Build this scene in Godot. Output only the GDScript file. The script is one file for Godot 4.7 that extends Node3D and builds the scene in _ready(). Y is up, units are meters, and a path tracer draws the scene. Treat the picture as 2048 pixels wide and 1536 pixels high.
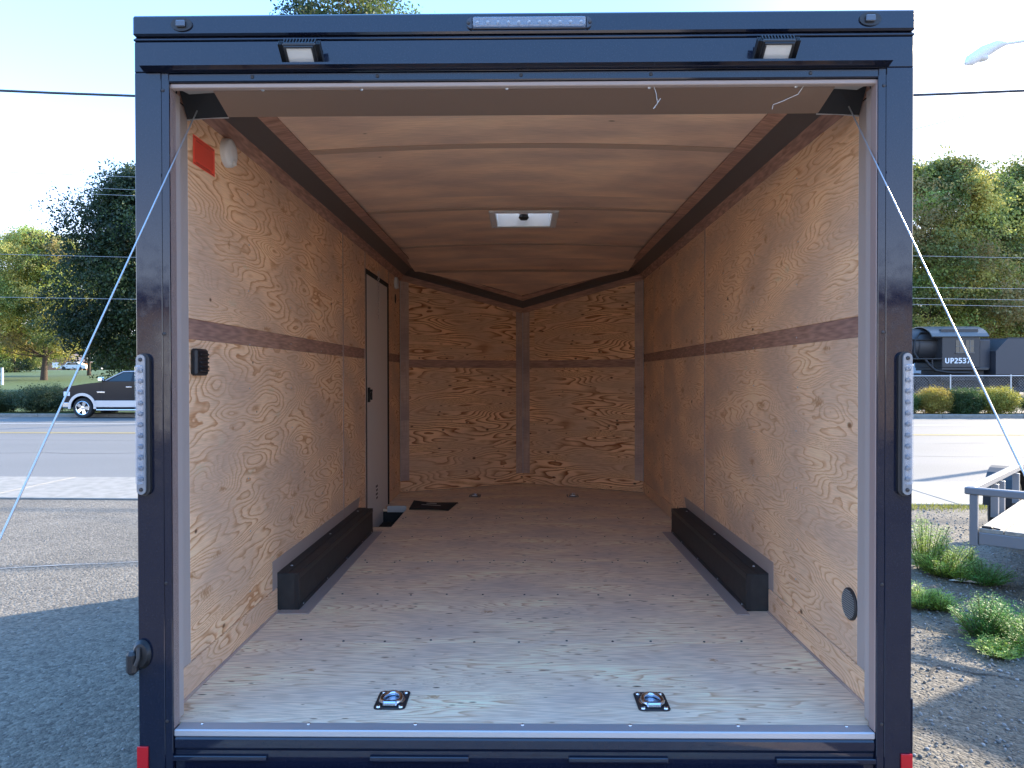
extends Node3D

# ---------------------------------------------------------------- mesh builder
class MB:
	var v := PackedVector3Array()
	var n := PackedVector3Array()
	var uv := PackedVector2Array()
	var col := PackedColorArray()
	var uvo := Vector2.ZERO
	var uvs := Vector2.ONE
	var c := Color.WHITE
	var colored := false

	func pt(p: Vector3, nn: Vector3, t: Vector2) -> void:
		v.append(p)
		n.append(nn)
		uv.append(t * uvs + uvo)
		if colored:
			col.append(c)

	func flat_uv(p: Vector3, nn: Vector3) -> Vector2:
		var a := nn.abs()
		if a.x >= a.y and a.x >= a.z:
			return Vector2(p.z, -p.y)
		if a.y >= a.z:
			return Vector2(p.x, p.z)
		return Vector2(p.x, -p.y)

	# a flat triangle whose outside faces «outward»
	func tri(a: Vector3, b: Vector3, d: Vector3, outward: Vector3) -> void:
		var g := (b - a).cross(d - a)
		if g.length_squared() < 1e-16:
			return
		var nn := g.normalized()
		if nn.dot(outward) > 0.0:
			var t := b
			b = d
			d = t
		else:
			nn = -nn
		pt(a, nn, flat_uv(a, nn))
		pt(b, nn, flat_uv(b, nn))
		pt(d, nn, flat_uv(d, nn))

	func quad(a: Vector3, b: Vector3, d: Vector3, e: Vector3, outward: Vector3) -> void:
		tri(a, b, d, outward)
		tri(a, d, e, outward)

	# a triangle with its own normals
	func stri(a: Vector3, b: Vector3, d: Vector3, na: Vector3, nb: Vector3, nd: Vector3, ua := Vector2.ZERO, ub := Vector2.ZERO, ud := Vector2.ZERO) -> void:
		var g := (b - a).cross(d - a)
		if g.length_squared() < 1e-18:
			return
		if g.dot(na + nb + nd) > 0.0:
			pt(a, na, ua)
			pt(d, nd, ud)
			pt(b, nb, ub)
		else:
			pt(a, na, ua)
			pt(b, nb, ub)
			pt(d, nd, ud)

	# box by its two corners, its edges chamfered by ch, turned by xf
	func box(lo: Vector3, hi: Vector3, ch := 0.0, xf := Transform3D()) -> void:
		var mid := (lo + hi) * 0.5
		var h := ((hi - lo) * 0.5).abs()
		ch = minf(ch, minf(h.x, minf(h.y, h.z)) * 0.6)
		var ax := [Vector3.RIGHT, Vector3.UP, Vector3.BACK]
		for i in 3:
			var j := (i + 1) % 3
			var k := (i + 2) % 3
			for s in [-1.0, 1.0]:
				var o: Vector3 = mid + ax[i] * h[i] * s
				var u: Vector3 = ax[j] * (h[j] - ch)
				var w: Vector3 = ax[k] * (h[k] - ch)
				quad(xf * (o - u - w), xf * (o + u - w), xf * (o + u + w), xf * (o - u + w), xf.basis * (ax[i] * s))
			if ch > 0.0:
				for s in [-1.0, 1.0]:
					for t in [-1.0, 1.0]:
						var e1: Vector3 = mid + ax[i] * h[i] * s + ax[j] * (h[j] - ch) * t
						var e2: Vector3 = mid + ax[i] * (h[i] - ch) * s + ax[j] * h[j] * t
						var w2: Vector3 = ax[k] * (h[k] - ch)
						quad(xf * (e1 - w2), xf * (e1 + w2), xf * (e2 + w2), xf * (e2 - w2), xf.basis * (ax[i] * s + ax[j] * t))
		if ch > 0.0:
			for s in [-1.0, 1.0]:
				for t in [-1.0, 1.0]:
					for r in [-1.0, 1.0]:
						var q := Vector3(s, t, r)
						var p := mid + q * h
						tri(xf * (p - Vector3(0, t, r) * ch), xf * (p - Vector3(s, 0, r) * ch), xf * (p - Vector3(s, t, 0) * ch), xf.basis * q)

	# tube through points; radius a number or a list
	func tube(pts: Array, r, sides := 8, caps := true) -> void:
		var m := pts.size()
		var rings := []
		var up := Vector3.UP
		var t0: Vector3 = (pts[1] - pts[0]).normalized()
		if absf(t0.dot(up)) > 0.9:
			up = Vector3.RIGHT
		var side := t0.cross(up).normalized()
		for i in m:
			var t: Vector3
			if i == 0:
				t = (pts[1] - pts[0])
			elif i == m - 1:
				t = (pts[m - 1] - pts[m - 2])
			else:
				t = (pts[i + 1] - pts[i - 1])
			t = t.normalized()
			side = (side - t * side.dot(t)).normalized()
			var w := t.cross(side)
			var rr: float = r[i] if r is Array else r
			var ring := []
			for k in sides + 1:
				var a := TAU * k / sides
				var d := side * cos(a) + w * sin(a)
				ring.append([pts[i] + d * rr, d])
			rings.append(ring)
		var run := 0.0
		for i in m - 1:
			var step: float = (pts[i + 1] - pts[i]).length()
			for k in sides:
				var a = rings[i][k]
				var b = rings[i][k + 1]
				var d = rings[i + 1][k + 1]
				var e = rings[i + 1][k]
				var u0 := float(k) / sides
				var u1 := float(k + 1) / sides
				stri(a[0], b[0], d[0], a[1], b[1], d[1], Vector2(u0, run), Vector2(u1, run), Vector2(u1, run + step))
				stri(a[0], d[0], e[0], a[1], d[1], e[1], Vector2(u0, run), Vector2(u1, run + step), Vector2(u0, run + step))
			run += step
		if caps:
			for i in [0, m - 1]:
				var outward: Vector3 = (pts[0] - pts[1]) if i == 0 else (pts[m - 1] - pts[m - 2])
				for k in sides:
					tri(pts[i], rings[i][k][0], rings[i][k + 1][0], outward)

	# turned profile: list of Vector2(radius, height) round the local y axis of xf
	func lathe(prof: Array, sides := 24, xf := Transform3D()) -> void:
		for i in prof.size() - 1:
			var p: Vector2 = prof[i]
			var q: Vector2 = prof[i + 1]
			var d := q - p
			var nn := Vector2(d.y, -d.x).normalized()
			for k in sides:
				var a := TAU * k / sides
				var b := TAU * (k + 1) / sides
				var ca := Vector3(cos(a), 0, sin(a))
				var cb := Vector3(cos(b), 0, sin(b))
				var p0 := xf * (ca * p.x + Vector3.UP * p.y)
				var p1 := xf * (cb * p.x + Vector3.UP * p.y)
				var q0 := xf * (ca * q.x + Vector3.UP * q.y)
				var q1 := xf * (cb * q.x + Vector3.UP * q.y)
				var na := (xf.basis * (ca * nn.x + Vector3.UP * nn.y)).normalized()
				var nb := (xf.basis * (cb * nn.x + Vector3.UP * nn.y)).normalized()
				stri(p0, p1, q1, na, nb, nb)
				stri(p0, q1, q0, na, nb, na)

	# flat polygon (2D, in the plane of xf's x and y) made thick from z = 0 to z = depth
	func prism(poly: PackedVector2Array, depth: float, xf := Transform3D()) -> void:
		var idx := Geometry2D.triangulate_polygon(poly)
		for i in range(0, idx.size(), 3):
			var a := poly[idx[i]]
			var b := poly[idx[i + 1]]
			var d := poly[idx[i + 2]]
			for z in [0.0, depth]:
				tri(xf * Vector3(a.x, a.y, z), xf * Vector3(b.x, b.y, z), xf * Vector3(d.x, d.y, z), xf.basis * Vector3(0, 0, -1 if (z == 0.0) == (depth > 0) else 1))
		var cw := Geometry2D.is_polygon_clockwise(poly)
		for i in poly.size():
			var a := poly[i]
			var b := poly[(i + 1) % poly.size()]
			var e := b - a
			var o := Vector2(e.y, -e.x)
			if cw:
				o = -o
			quad(xf * Vector3(a.x, a.y, 0), xf * Vector3(b.x, b.y, 0), xf * Vector3(b.x, b.y, depth), xf * Vector3(a.x, a.y, depth), xf.basis * Vector3(o.x, o.y, 0))

	# flat polygon given in space (convex), thickened away from the side that faces «front»
	func slab(pts: Array, front: Vector3, thick: float) -> void:
		var nn: Vector3 = (pts[1] - pts[0]).cross(pts[2] - pts[0]).normalized()
		if nn.dot(front) < 0.0:
			nn = -nn
		var mid := Vector3.ZERO
		for p in pts:
			mid += p
		mid /= pts.size()
		for i in range(1, pts.size() - 1):
			tri(pts[0], pts[i], pts[i + 1], nn)
			tri(pts[0] - nn * thick, pts[i] - nn * thick, pts[i + 1] - nn * thick, -nn)
		for i in pts.size():
			var a: Vector3 = pts[i]
			var b: Vector3 = pts[(i + 1) % pts.size()]
			quad(a, b, b - nn * thick, a - nn * thick, (a + b) * 0.5 - mid)

	func ball(at: Vector3, r: Vector3, rings := 8, sides := 12) -> void:
		for i in rings:
			for k in sides:
				var q := []
				for e in [[i, k], [i, k + 1], [i + 1, k + 1], [i + 1, k]]:
					var th: float = PI * e[0] / rings
					var ph: float = TAU * e[1] / sides
					q.append(Vector3(sin(th) * cos(ph), cos(th), sin(th) * sin(ph)))
				stri(at + q[0] * r, at + q[1] * r, at + q[2] * r, (q[0] / r).normalized(), (q[1] / r).normalized(), (q[2] / r).normalized())
				stri(at + q[0] * r, at + q[2] * r, at + q[3] * r, (q[0] / r).normalized(), (q[2] / r).normalized(), (q[3] / r).normalized())

	func screw(at: Vector3, dir: Vector3, r := 0.005) -> void:
		var y := dir.normalized()
		var x := y.cross(Vector3.UP if absf(y.y) < 0.9 else Vector3.RIGHT).normalized()
		lathe([Vector2(r, 0), Vector2(r * 0.8, r * 0.5), Vector2(0.0001, r * 0.65)], 8, Transform3D(Basis(x, y, x.cross(y)), at))

	func mesh() -> ArrayMesh:
		var a := []
		a.resize(Mesh.ARRAY_MAX)
		a[Mesh.ARRAY_VERTEX] = v
		a[Mesh.ARRAY_NORMAL] = n
		a[Mesh.ARRAY_TEX_UV] = uv
		if colored:
			a[Mesh.ARRAY_COLOR] = col
		var m := ArrayMesh.new()
		m.add_surface_from_arrays(Mesh.PRIMITIVE_TRIANGLES, a)
		return m

# ---------------------------------------------------------------- scene tree helpers
var M := {}
var taken := {}

func lin(r: float, g: float, b: float) -> Color:
	return Color(r, g, b).linear_to_srgb()

func mat(c: Color, rough := 0.7, metal := 0.0) -> StandardMaterial3D:
	var m := StandardMaterial3D.new()
	m.albedo_color = c
	m.roughness = rough
	m.metallic = metal
	return m

func numbered(called: String) -> String:
	var k: int = taken.get(called, 0)
	taken[called] = k + 1
	return called if k == 0 else "%s_%03d" % [called, k]

func part(called: String, mb: MB, m: Material, parent: Node3D) -> MeshInstance3D:
	var o := MeshInstance3D.new()
	o.mesh = mb.mesh()
	o.material_override = m
	var key := "%d/%s" % [parent.get_instance_id(), called]
	var k: int = taken.get(key, 0)
	taken[key] = k + 1
	o.name = called if k == 0 else "%s_%03d" % [called, k]
	parent.add_child(o, true)
	return o

func stuff(o: Node) -> Node:
	o.set_meta("kind", "stuff")
	return o

func thing(called: String, label: String, category: String, at := Vector3.ZERO, turn := 0.0, group := "") -> Node3D:
	var o := Node3D.new()
	o.name = numbered(called)
	add_child(o, true)
	o.position = at
	o.rotation.y = turn
	o.set_meta("label", label)
	o.set_meta("category", category)
	if group:
		o.set_meta("group", group)
	return o

func single(called: String, mb: MB, m: Material, label: String, category: String, group := "") -> MeshInstance3D:
	var o := MeshInstance3D.new()
	o.mesh = mb.mesh()
	o.material_override = m
	o.name = numbered(called)
	add_child(o, true)
	o.set_meta("label", label)
	o.set_meta("category", category)
	if group:
		o.set_meta("group", group)
	return o

func structure(called: String, mb: MB, m: Material, label: String) -> MeshInstance3D:
	var o := MeshInstance3D.new()
	o.mesh = mb.mesh()
	o.material_override = m
	o.name = numbered(called)
	add_child(o, true)
	o.set_meta("kind", "structure")
	o.set_meta("label", label)
	return o

# ---------------------------------------------------------------- computed textures
func noise(sd: int, freq: float, oct := 3, kind := FastNoiseLite.TYPE_SIMPLEX) -> FastNoiseLite:
	var f := FastNoiseLite.new()
	f.seed = sd
	f.noise_type = kind
	f.frequency = freq
	f.fractal_type = FastNoiseLite.FRACTAL_FBM if oct > 1 else FastNoiseLite.FRACTAL_NONE
	f.fractal_octaves = oct
	return f

# rotary-cut softwood veneer: contour lines of a stretched noise field, with eyes and knots
func plywood(sd: int, w: int, h: int, mx: float, my: float, opt: Dictionary) -> ImageTexture:
	var rng := RandomNumberGenerator.new()
	rng.seed = sd
	var f1 := noise(sd, 1.0, 3)
	var f2 := noise(sd + 7, 1.0, 2)
	var f3 := noise(sd + 13, 1.0, 1)
	var f4 := noise(sd + 21, 1.0, 2)
	var fx: float = opt.fx
	var fy: float = opt.fy
	var k: float = opt.k
	var jag: float = opt.get("jag", 0.02)
	var base: Color = opt.base
	var dark: Color = opt.dark
	var force: float = opt.get("force", 1.0)
	var fib: float = opt.get("fib", 0.05)
	var sharp: float = opt.get("sharp", 0.5)
	var eyes := []
	for i in opt.get("eyes", 0):
		eyes.append([rng.randf() * mx, rng.randf() * my, rng.randf_range(0.10, 0.22) * opt.get("eye_long", 1.6), rng.randf_range(0.03, 0.07), rng.randf_range(0.5, 1.1) * (1.0 if rng.randf() < 0.6 else -1.0)])
	var f := PackedFloat32Array()
	f.resize(w * h)
	for j in h:
		var y := (j + 0.5) / h * my
		for i in w:
			var x := (i + 0.5) / w * mx
			f[j * w + i] = f1.get_noise_2d(x * fx, y * fy) + jag * f2.get_noise_2d(x * 9.0, y * 24.0)
	for e in eyes:
		var i0 := maxi(0, int((e[0] - e[2] * 2.4) / mx * w))
		var i1 := mini(w, int((e[0] + e[2] * 2.4) / mx * w))
		var j0 := maxi(0, int((e[1] - e[3] * 2.4) / my * h))
		var j1 := mini(h, int((e[1] + e[3] * 2.4) / my * h))
		for j in range(j0, j1):
			var y: float = ((j + 0.5) / h * my - e[1]) / e[3]
			for i in range(i0, i1):
				var x: float = ((i + 0.5) / w * mx - e[0]) / e[2]
				var r2 := x * x + y * y
				if r2 < 5.7:
					f[j * w + i] += e[4] * exp(-r2)
	var bytes := PackedByteArray()
	bytes.resize(w * h * 3)
	var q := 0
	for j in h:
		var y := (j + 0.5) / h * my
		for i in w:
			var x := (i + 0.5) / w * mx
			var p := f[j * w + i] * k
			p -= floorf(p)
			var t := clampf((p - sharp) / (0.93 - sharp), 0.0, 1.0)
			t = t * t * clampf((1.0 - p) / 0.07, 0.0, 1.0)
			var slow := f4.get_noise_2d(x * 1.3, y * 2.6)
			t *= force * clampf(0.85 + 0.9 * slow, 0.25, 1.2)
			var g := 1.0 + fib * f3.get_noise_2d(x * 9.0, y * 260.0) + 0.10 * slow
			bytes[q] = int(clampf((base.r + (dark.r - base.r) * t) * g, 0, 1) * 255)
			bytes[q + 1] = int(clampf((base.g + (dark.g - base.g) * t) * g, 0, 1) * 255)
			bytes[q + 2] = int(clampf((base.b + (dark.b - base.b) * t) * (g - 0.03 * slow), 0, 1) * 255)
			q += 3
	var img := Image.create_from_data(w, h, false, Image.FORMAT_RGB8, bytes)
	for n in opt.get("knots", 0):
		var cx := rng.randf() * mx
		var cy := rng.randf() * my
		var ra: float = rng.randf_range(0.004, 0.012) * opt.get("knot_size", 1.0)
		var rb: float = ra * rng.randf_range(0.35, 0.75) * opt.get("knot_flat", 1.0)
		var kc := Color(0.20, 0.12, 0.07).lerp(dark, rng.randf() * 0.6)
		for j in range(maxi(0, int((cy - rb * 2) / my * h)), mini(h, int((cy + rb * 2) / my * h) + 1)):
			for i in range(maxi(0, int((cx - ra * 2) / mx * w)), mini(w, int((cx + ra * 2) / mx * w) + 1)):
				var dx := ((i + 0.5) / w * mx - cx) / ra
				var dy := ((j + 0.5) / h * my - cy) / rb
				var d := sqrt(dx * dx + dy * dy)
				if d < 1.9:
					img.set_pixel(i, j, img.get_pixel(i, j).lerp(kc, clampf(1.6 - d, 0.0, 1.0) * 0.85))
	for n in opt.get("patches", 0):                        # filler and rubbed places
		var cx := rng.randf() * mx
		var cy := rng.randf() * my
		var ra := rng.randf_range(0.01, 0.05)
		var rb := rng.randf_range(0.006, 0.02)
		var pc := Color(0.86, 0.77, 0.64) if rng.randf() < 0.5 else Color(0.66, 0.43, 0.25)
		for j in range(maxi(0, int((cy - rb * 2) / my * h)), mini(h, int((cy + rb * 2) / my * h) + 1)):
			for i in range(maxi(0, int((cx - ra * 2) / mx * w)), mini(w, int((cx + ra * 2) / mx * w) + 1)):
				var x := (i + 0.5) / w * mx
				var y := (j + 0.5) / h * my
				var d := Vector2((x - cx) / ra, (y - cy) / rb).length() + 0.7 * f2.get_noise_2d(x * 60.0, y * 60.0)
				if d < 1.2:
					img.set_pixel(i, j, img.get_pixel(i, j).lerp(pc, clampf(1.2 - d, 0.0, 1.0) * 0.55))
	return ImageTexture.create_from_image(img)

# seamless noise run through a ramp of colours
func grain_tex(f: FastNoiseLite, size: int, ramp: Array, gain := 1.0) -> ImageTexture:
	var src := f.get_seamless_image(size, size)
	src.convert(Image.FORMAT_L8)
	var d := src.get_data()
	var lut := []
	for i in 256:
		var t := clampf((i / 255.0 - 0.5) * gain + 0.5, 0.0, 1.0) * (ramp.size() - 1)
		var k := mini(int(t), ramp.size() - 2)
		lut.append((ramp[k] as Color).lerp(ramp[k + 1], t - k))
	var out := PackedByteArray()
	out.resize(d.size() * 3)
	for i in d.size():
		var c: Color = lut[d[i]]
		out[i * 3] = int(c.r * 255)
		out[i * 3 + 1] = int(c.g * 255)
		out[i * 3 + 2] = int(c.b * 255)
	return ImageTexture.create_from_image(Image.create_from_data(size, size, false, Image.FORMAT_RGB8, out))

func grey(v: float) -> Color:
	return Color(v, v, v)

func world_tex(m: StandardMaterial3D, tex: Texture2D, tile: float) -> StandardMaterial3D:
	m.albedo_texture = tex
	m.uv1_triplanar = true
	m.uv1_world_triplanar = true
	m.uv1_scale = Vector3.ONE / tile
	return m

func ply_mat(tex: Texture2D, mx: float, my: float, rough := 0.62) -> StandardMaterial3D:
	var m := mat(Color.WHITE, rough)
	m.albedo_texture = tex
	m.uv1_scale = Vector3(1.0 / mx, 1.0 / my, 1)
	m.metallic_specular = 0.4
	return m

func make_materials() -> void:
	var fir := {"fx": 0.68, "fy": 2.6, "k": 7.5, "jag": 0.022, "base": Color(0.93, 0.775, 0.635), "dark": Color(0.735, 0.50, 0.33), "eyes": 8, "eye_long": 2.4, "knots": 8, "patches": 30, "force": 0.78, "sharp": 0.42}
	M.ply_a = ply_mat(plywood(11, 1280, 640, 2.44, 1.22, fir), 2.44, 1.22)
	fir.fx = 0.7
	fir.fy = 3.2
	fir.k = 8.5
	fir.force = 0.58
	M.ply_b = ply_mat(plywood(29, 1280, 640, 2.44, 1.22, fir), 2.44, 1.22)
	M.ply_nose = ply_mat(plywood(43, 1024, 512, 2.44, 1.22, {"fx": 0.5, "fy": 2.8, "k": 6.0, "jag": 0.016, "base": Color(0.91, 0.735, 0.575), "dark": Color(0.57, 0.345, 0.205), "eyes": 12, "eye_long": 2.6, "knots": 90, "force": 0.95, "sharp": 0.3}), 2.44, 1.22)
	M.ply_floor = ply_mat(plywood(57, 1280, 640, 2.44, 1.22, {"fx": 0.4, "fy": 4.0, "k": 6.0, "jag": 0.012, "base": Color(0.95, 0.84, 0.725), "dark": Color(0.72, 0.55, 0.42), "eyes": 8, "eye_long": 2.6, "knots": 170, "knot_flat": 0.5, "patches": 12, "force": 0.62, "fib": 0.10, "sharp": 0.4}), 2.44, 1.22, 0.55)
	M.luan = ply_mat(plywood(71, 1024, 512, 2.44, 1.22, {"fx": 0.25, "fy": 4.5, "k": 3.5, "jag": 0.03, "base": Color(0.91, 0.77, 0.66), "dark": Color(0.85, 0.695, 0.58), "force": 0.35, "fib": 0.05, "knots": 2}), 2.44, 1.22)
	M.luan_trim = ply_mat(plywood(83, 512, 256, 2.44, 1.22, {"fx": 0.3, "fy": 6.0, "k": 4.0, "jag": 0.04, "base": Color(0.67, 0.52, 0.45), "dark": Color(0.57, 0.42, 0.35), "force": 0.6, "fib": 0.12}), 2.44, 1.22)
	M.luan_pale = ply_mat(plywood(97, 512, 256, 2.44, 1.22, {"fx": 6.0, "fy": 0.3, "k": 3.0, "jag": 0.04, "base": Color(0.70, 0.60, 0.55), "dark": Color(0.62, 0.50, 0.45), "force": 0.5, "fib": 0.04}), 2.44, 1.22)
	# glossy black skin of the trailer, with dew and dust in its gloss
	var black := mat(Color.WHITE, 0.5)
	black.albedo_texture = grain_tex(noise(6, 0.16, 2), 512, [lin(0.007, 0.010, 0.024), lin(0.007, 0.010, 0.024), lin(0.007, 0.010, 0.024), lin(0.009, 0.012, 0.026), lin(0.016, 0.019, 0.030)], 1.2)
	black.metallic_specular = 0.52
	black.clearcoat_enabled = true
	black.clearcoat = 0.15
	black.clearcoat_roughness = 0.05
	black.roughness_texture = grain_tex(noise(5, 0.02, 4), 512, [grey(0.05), grey(0.09), grey(0.17)], 1.3)
	black.roughness_texture_channel = BaseMaterial3D.TEXTURE_CHANNEL_RED
	black.roughness = 1.0
	black.uv1_triplanar = true
	black.uv1_scale = Vector3.ONE / 0.6
	black.heightmap_enabled = false
	M.black = black
	M.black_soft = mat(lin(0.016, 0.016, 0.018), 0.45)
	M.rubber = mat(lin(0.018, 0.018, 0.018), 0.8)
	M.box_black = world_tex(mat(Color.WHITE, 0.62), grain_tex(noise(8, 0.04, 4), 256, [Color(0.16, 0.155, 0.155), Color(0.20, 0.195, 0.19)], 1.2), 0.7)
	M.cove = mat(lin(0.10, 0.082, 0.074), 0.5)
	M.luan_strip = mat(lin(0.50, 0.34, 0.245), 0.6)
	M.bar_back = mat(lin(0.045, 0.052, 0.07), 0.3)
	M.lamp_metal = mat(lin(0.72, 0.73, 0.74), 0.5)
	M.alu = mat(lin(0.46, 0.46, 0.48), 0.5, 0.6)
	M.alu_soft = mat(lin(0.55, 0.53, 0.53), 0.5, 0.55)
	M.trim_grey = mat(lin(0.43, 0.365, 0.335), 0.5)
	M.trim_brown = mat(lin(0.34, 0.25, 0.225), 0.35)
	M.taupe = mat(lin(0.40, 0.315, 0.275), 0.55)
	M.soffit = mat(lin(0.25, 0.175, 0.135), 0.4)
	M.tail_back = mat(lin(0.26, 0.285, 0.32), 0.25, 0.4)
	M.steel = mat(lin(0.55, 0.57, 0.60), 0.28, 1.0)
	M.dark_steel = mat(lin(0.06, 0.055, 0.055), 0.45, 0.6)
	M.zinc = mat(lin(0.62, 0.66, 0.72), 0.22, 1.0)
	M.white_plastic = mat(lin(0.72, 0.71, 0.68), 0.4)
	M.door_white = mat(lin(0.74, 0.71, 0.68), 0.4)
	M.red = mat(lin(0.50, 0.012, 0.018), 0.25)
	var clear := mat(Color(0.80, 0.84, 0.90, 0.12), 0.12)
	clear.transparency = BaseMaterial3D.TRANSPARENCY_ALPHA
	M.clear = clear
	M.lamp_back = mat(lin(0.10, 0.115, 0.14), 0.3, 0.3)
	M.diode = mat(lin(0.33, 0.34, 0.36), 0.25)
	M.lens_white = mat(lin(0.70, 0.71, 0.70), 0.35)
	var lid := mat(lin(0.86, 0.87, 0.88), 0.5)
	lid.backlight_enabled = true
	lid.backlight = Color(0.98, 0.98, 0.98)
	M.lid = lid
	M.membrane = mat(lin(0.32, 0.31, 0.29), 0.6)
	M.thread = mat(lin(0.6, 0.58, 0.55), 0.8)
	M.cable = mat(lin(0.50, 0.51, 0.53), 0.4, 0.7)
	# ground
	var cell := noise(3, 0.05, 3, FastNoiseLite.TYPE_CELLULAR)
	cell.cellular_return_type = FastNoiseLite.RETURN_CELL_VALUE
	cell.cellular_jitter = 1.0
	var bump := noise(3, 0.05, 3, FastNoiseLite.TYPE_CELLULAR)
	bump.cellular_return_type = FastNoiseLite.RETURN_DISTANCE
	M.gravel = world_tex(mat(Color.WHITE, 0.9), grain_tex(cell, 1024, [Color(0.31, 0.285, 0.25), Color(0.41, 0.38, 0.335), Color(0.455, 0.425, 0.375), Color(0.54, 0.50, 0.445)], 1.3), 1.1)
	M.gravel.vertex_color_use_as_albedo = true
	M.gravel.heightmap_enabled = true
	M.gravel.heightmap_texture = grain_tex(bump, 1024, [grey(1.0), grey(0.45), grey(0.0)], 1.4)
	M.gravel.heightmap_scale = 0.7
	M.road = world_tex(mat(Color.WHITE, 0.8), grain_tex(noise(9, 0.11, 4), 1024, [Color(0.35, 0.34, 0.33), Color(0.41, 0.40, 0.385), Color(0.47, 0.46, 0.445)], 1.5), 3.1)
	M.road.vertex_color_use_as_albedo = true
	M.concrete = world_tex(mat(Color.WHITE, 0.85), grain_tex(noise(10, 0.02, 5), 512, [Color(0.47, 0.455, 0.42), Color(0.51, 0.49, 0.455), Color(0.54, 0.52, 0.485)], 1.4), 2.7)
	M.lawn = world_tex(mat(Color.WHITE, 0.95), grain_tex(noise(12, 0.05, 5), 512, [Color(0.15, 0.24, 0.07), Color(0.21, 0.30, 0.095), Color(0.30, 0.35, 0.14)], 1.5), 5.0)
	M.dirt = world_tex(mat(Color.WHITE, 0.95), grain_tex(noise(14, 0.03, 5), 512, [Color(0.33, 0.30, 0.26), Color(0.45, 0.41, 0.36), Color(0.53, 0.49, 0.43)], 1.4), 4.0)
	M.yellow_paint = mat(lin(0.42, 0.31, 0.10), 0.7)
	M.white_paint = mat(lin(0.62, 0.62, 0.60), 0.7)
	M.bark = world_tex(mat(Color.WHITE, 0.95), grain_tex(noise(15, 0.05, 4), 256, [Color(0.22, 0.18, 0.15), Color(0.36, 0.31, 0.27)], 1.5), 0.8)
	M.leaf = mat(Color.WHITE, 0.55)
	M.leaf.vertex_color_use_as_albedo = true
	M.leaf.backlight_enabled = true
	M.leaf.backlight = Color(0.95, 0.95, 0.95)
	M.grey_paint = mat(lin(0.20, 0.20, 0.21), 0.5)
	M.chrome = mat(lin(0.75, 0.76, 0.78), 0.12, 1.0)
	M.silver = mat(lin(0.45, 0.47, 0.50), 0.3, 0.5)
	M.truck_black = mat(lin(0.012, 0.011, 0.014), 0.12)
	M.truck_black.clearcoat_enabled = true
	M.truck_black.clearcoat = 0.2
	M.truck_black.metallic_specular = 0.35
	M.glass_dark = mat(lin(0.02, 0.03, 0.035), 0.06)
	M.loco = mat(lin(0.032, 0.032, 0.035), 0.45)
	M.loco_dark = mat(lin(0.015, 0.015, 0.017), 0.6)
	M.loco_roof = mat(lin(0.10, 0.10, 0.10), 0.35)
	M.letter = mat(lin(0.75, 0.76, 0.78), 0.5)
	M.wire = mat(lin(0.03, 0.03, 0.035), 0.6)
	M.wire_light = mat(lin(0.35, 0.36, 0.38), 0.5, 0.5)
	M.galv = mat(lin(0.50, 0.51, 0.52), 0.45, 0.6)
	M.tan_metal = mat(lin(0.40, 0.31, 0.22), 0.6)
	M.brown_metal = mat(lin(0.10, 0.07, 0.055), 0.6)
	M.deck_wood = world_tex(mat(Color.WHITE, 0.8), grain_tex(noise(18, 0.03, 4), 256, [Color(0.52, 0.49, 0.45), Color(0.70, 0.67, 0.62)], 1.4), 0.6)
	M.white_wall = mat(lin(0.80, 0.81, 0.82), 0.7)
	M.crack = mat(lin(0.025, 0.024, 0.023), 0.95)
	M.pale_line = mat(lin(0.36, 0.34, 0.31), 0.9)
	M.tan_wall = mat(lin(0.30, 0.16, 0.09), 0.8)
	M.tender_paint = mat(lin(0.040, 0.044, 0.055), 0.4)
	M.weed_stem = mat(lin(0.10, 0.14, 0.04), 0.7)
	M.stone = mat(Color.WHITE, 0.9)
	M.stone.vertex_color_use_as_albedo = true
	M.wood_pole = mat(lin(0.10, 0.075, 0.055), 0.9)

const RAIL := Vector3(1, 0, 0.04)   # the street runs along x, turned slightly

func road_z(d0: float, x: float) -> float:
	return -(d0 - 0.04 * x)

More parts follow.
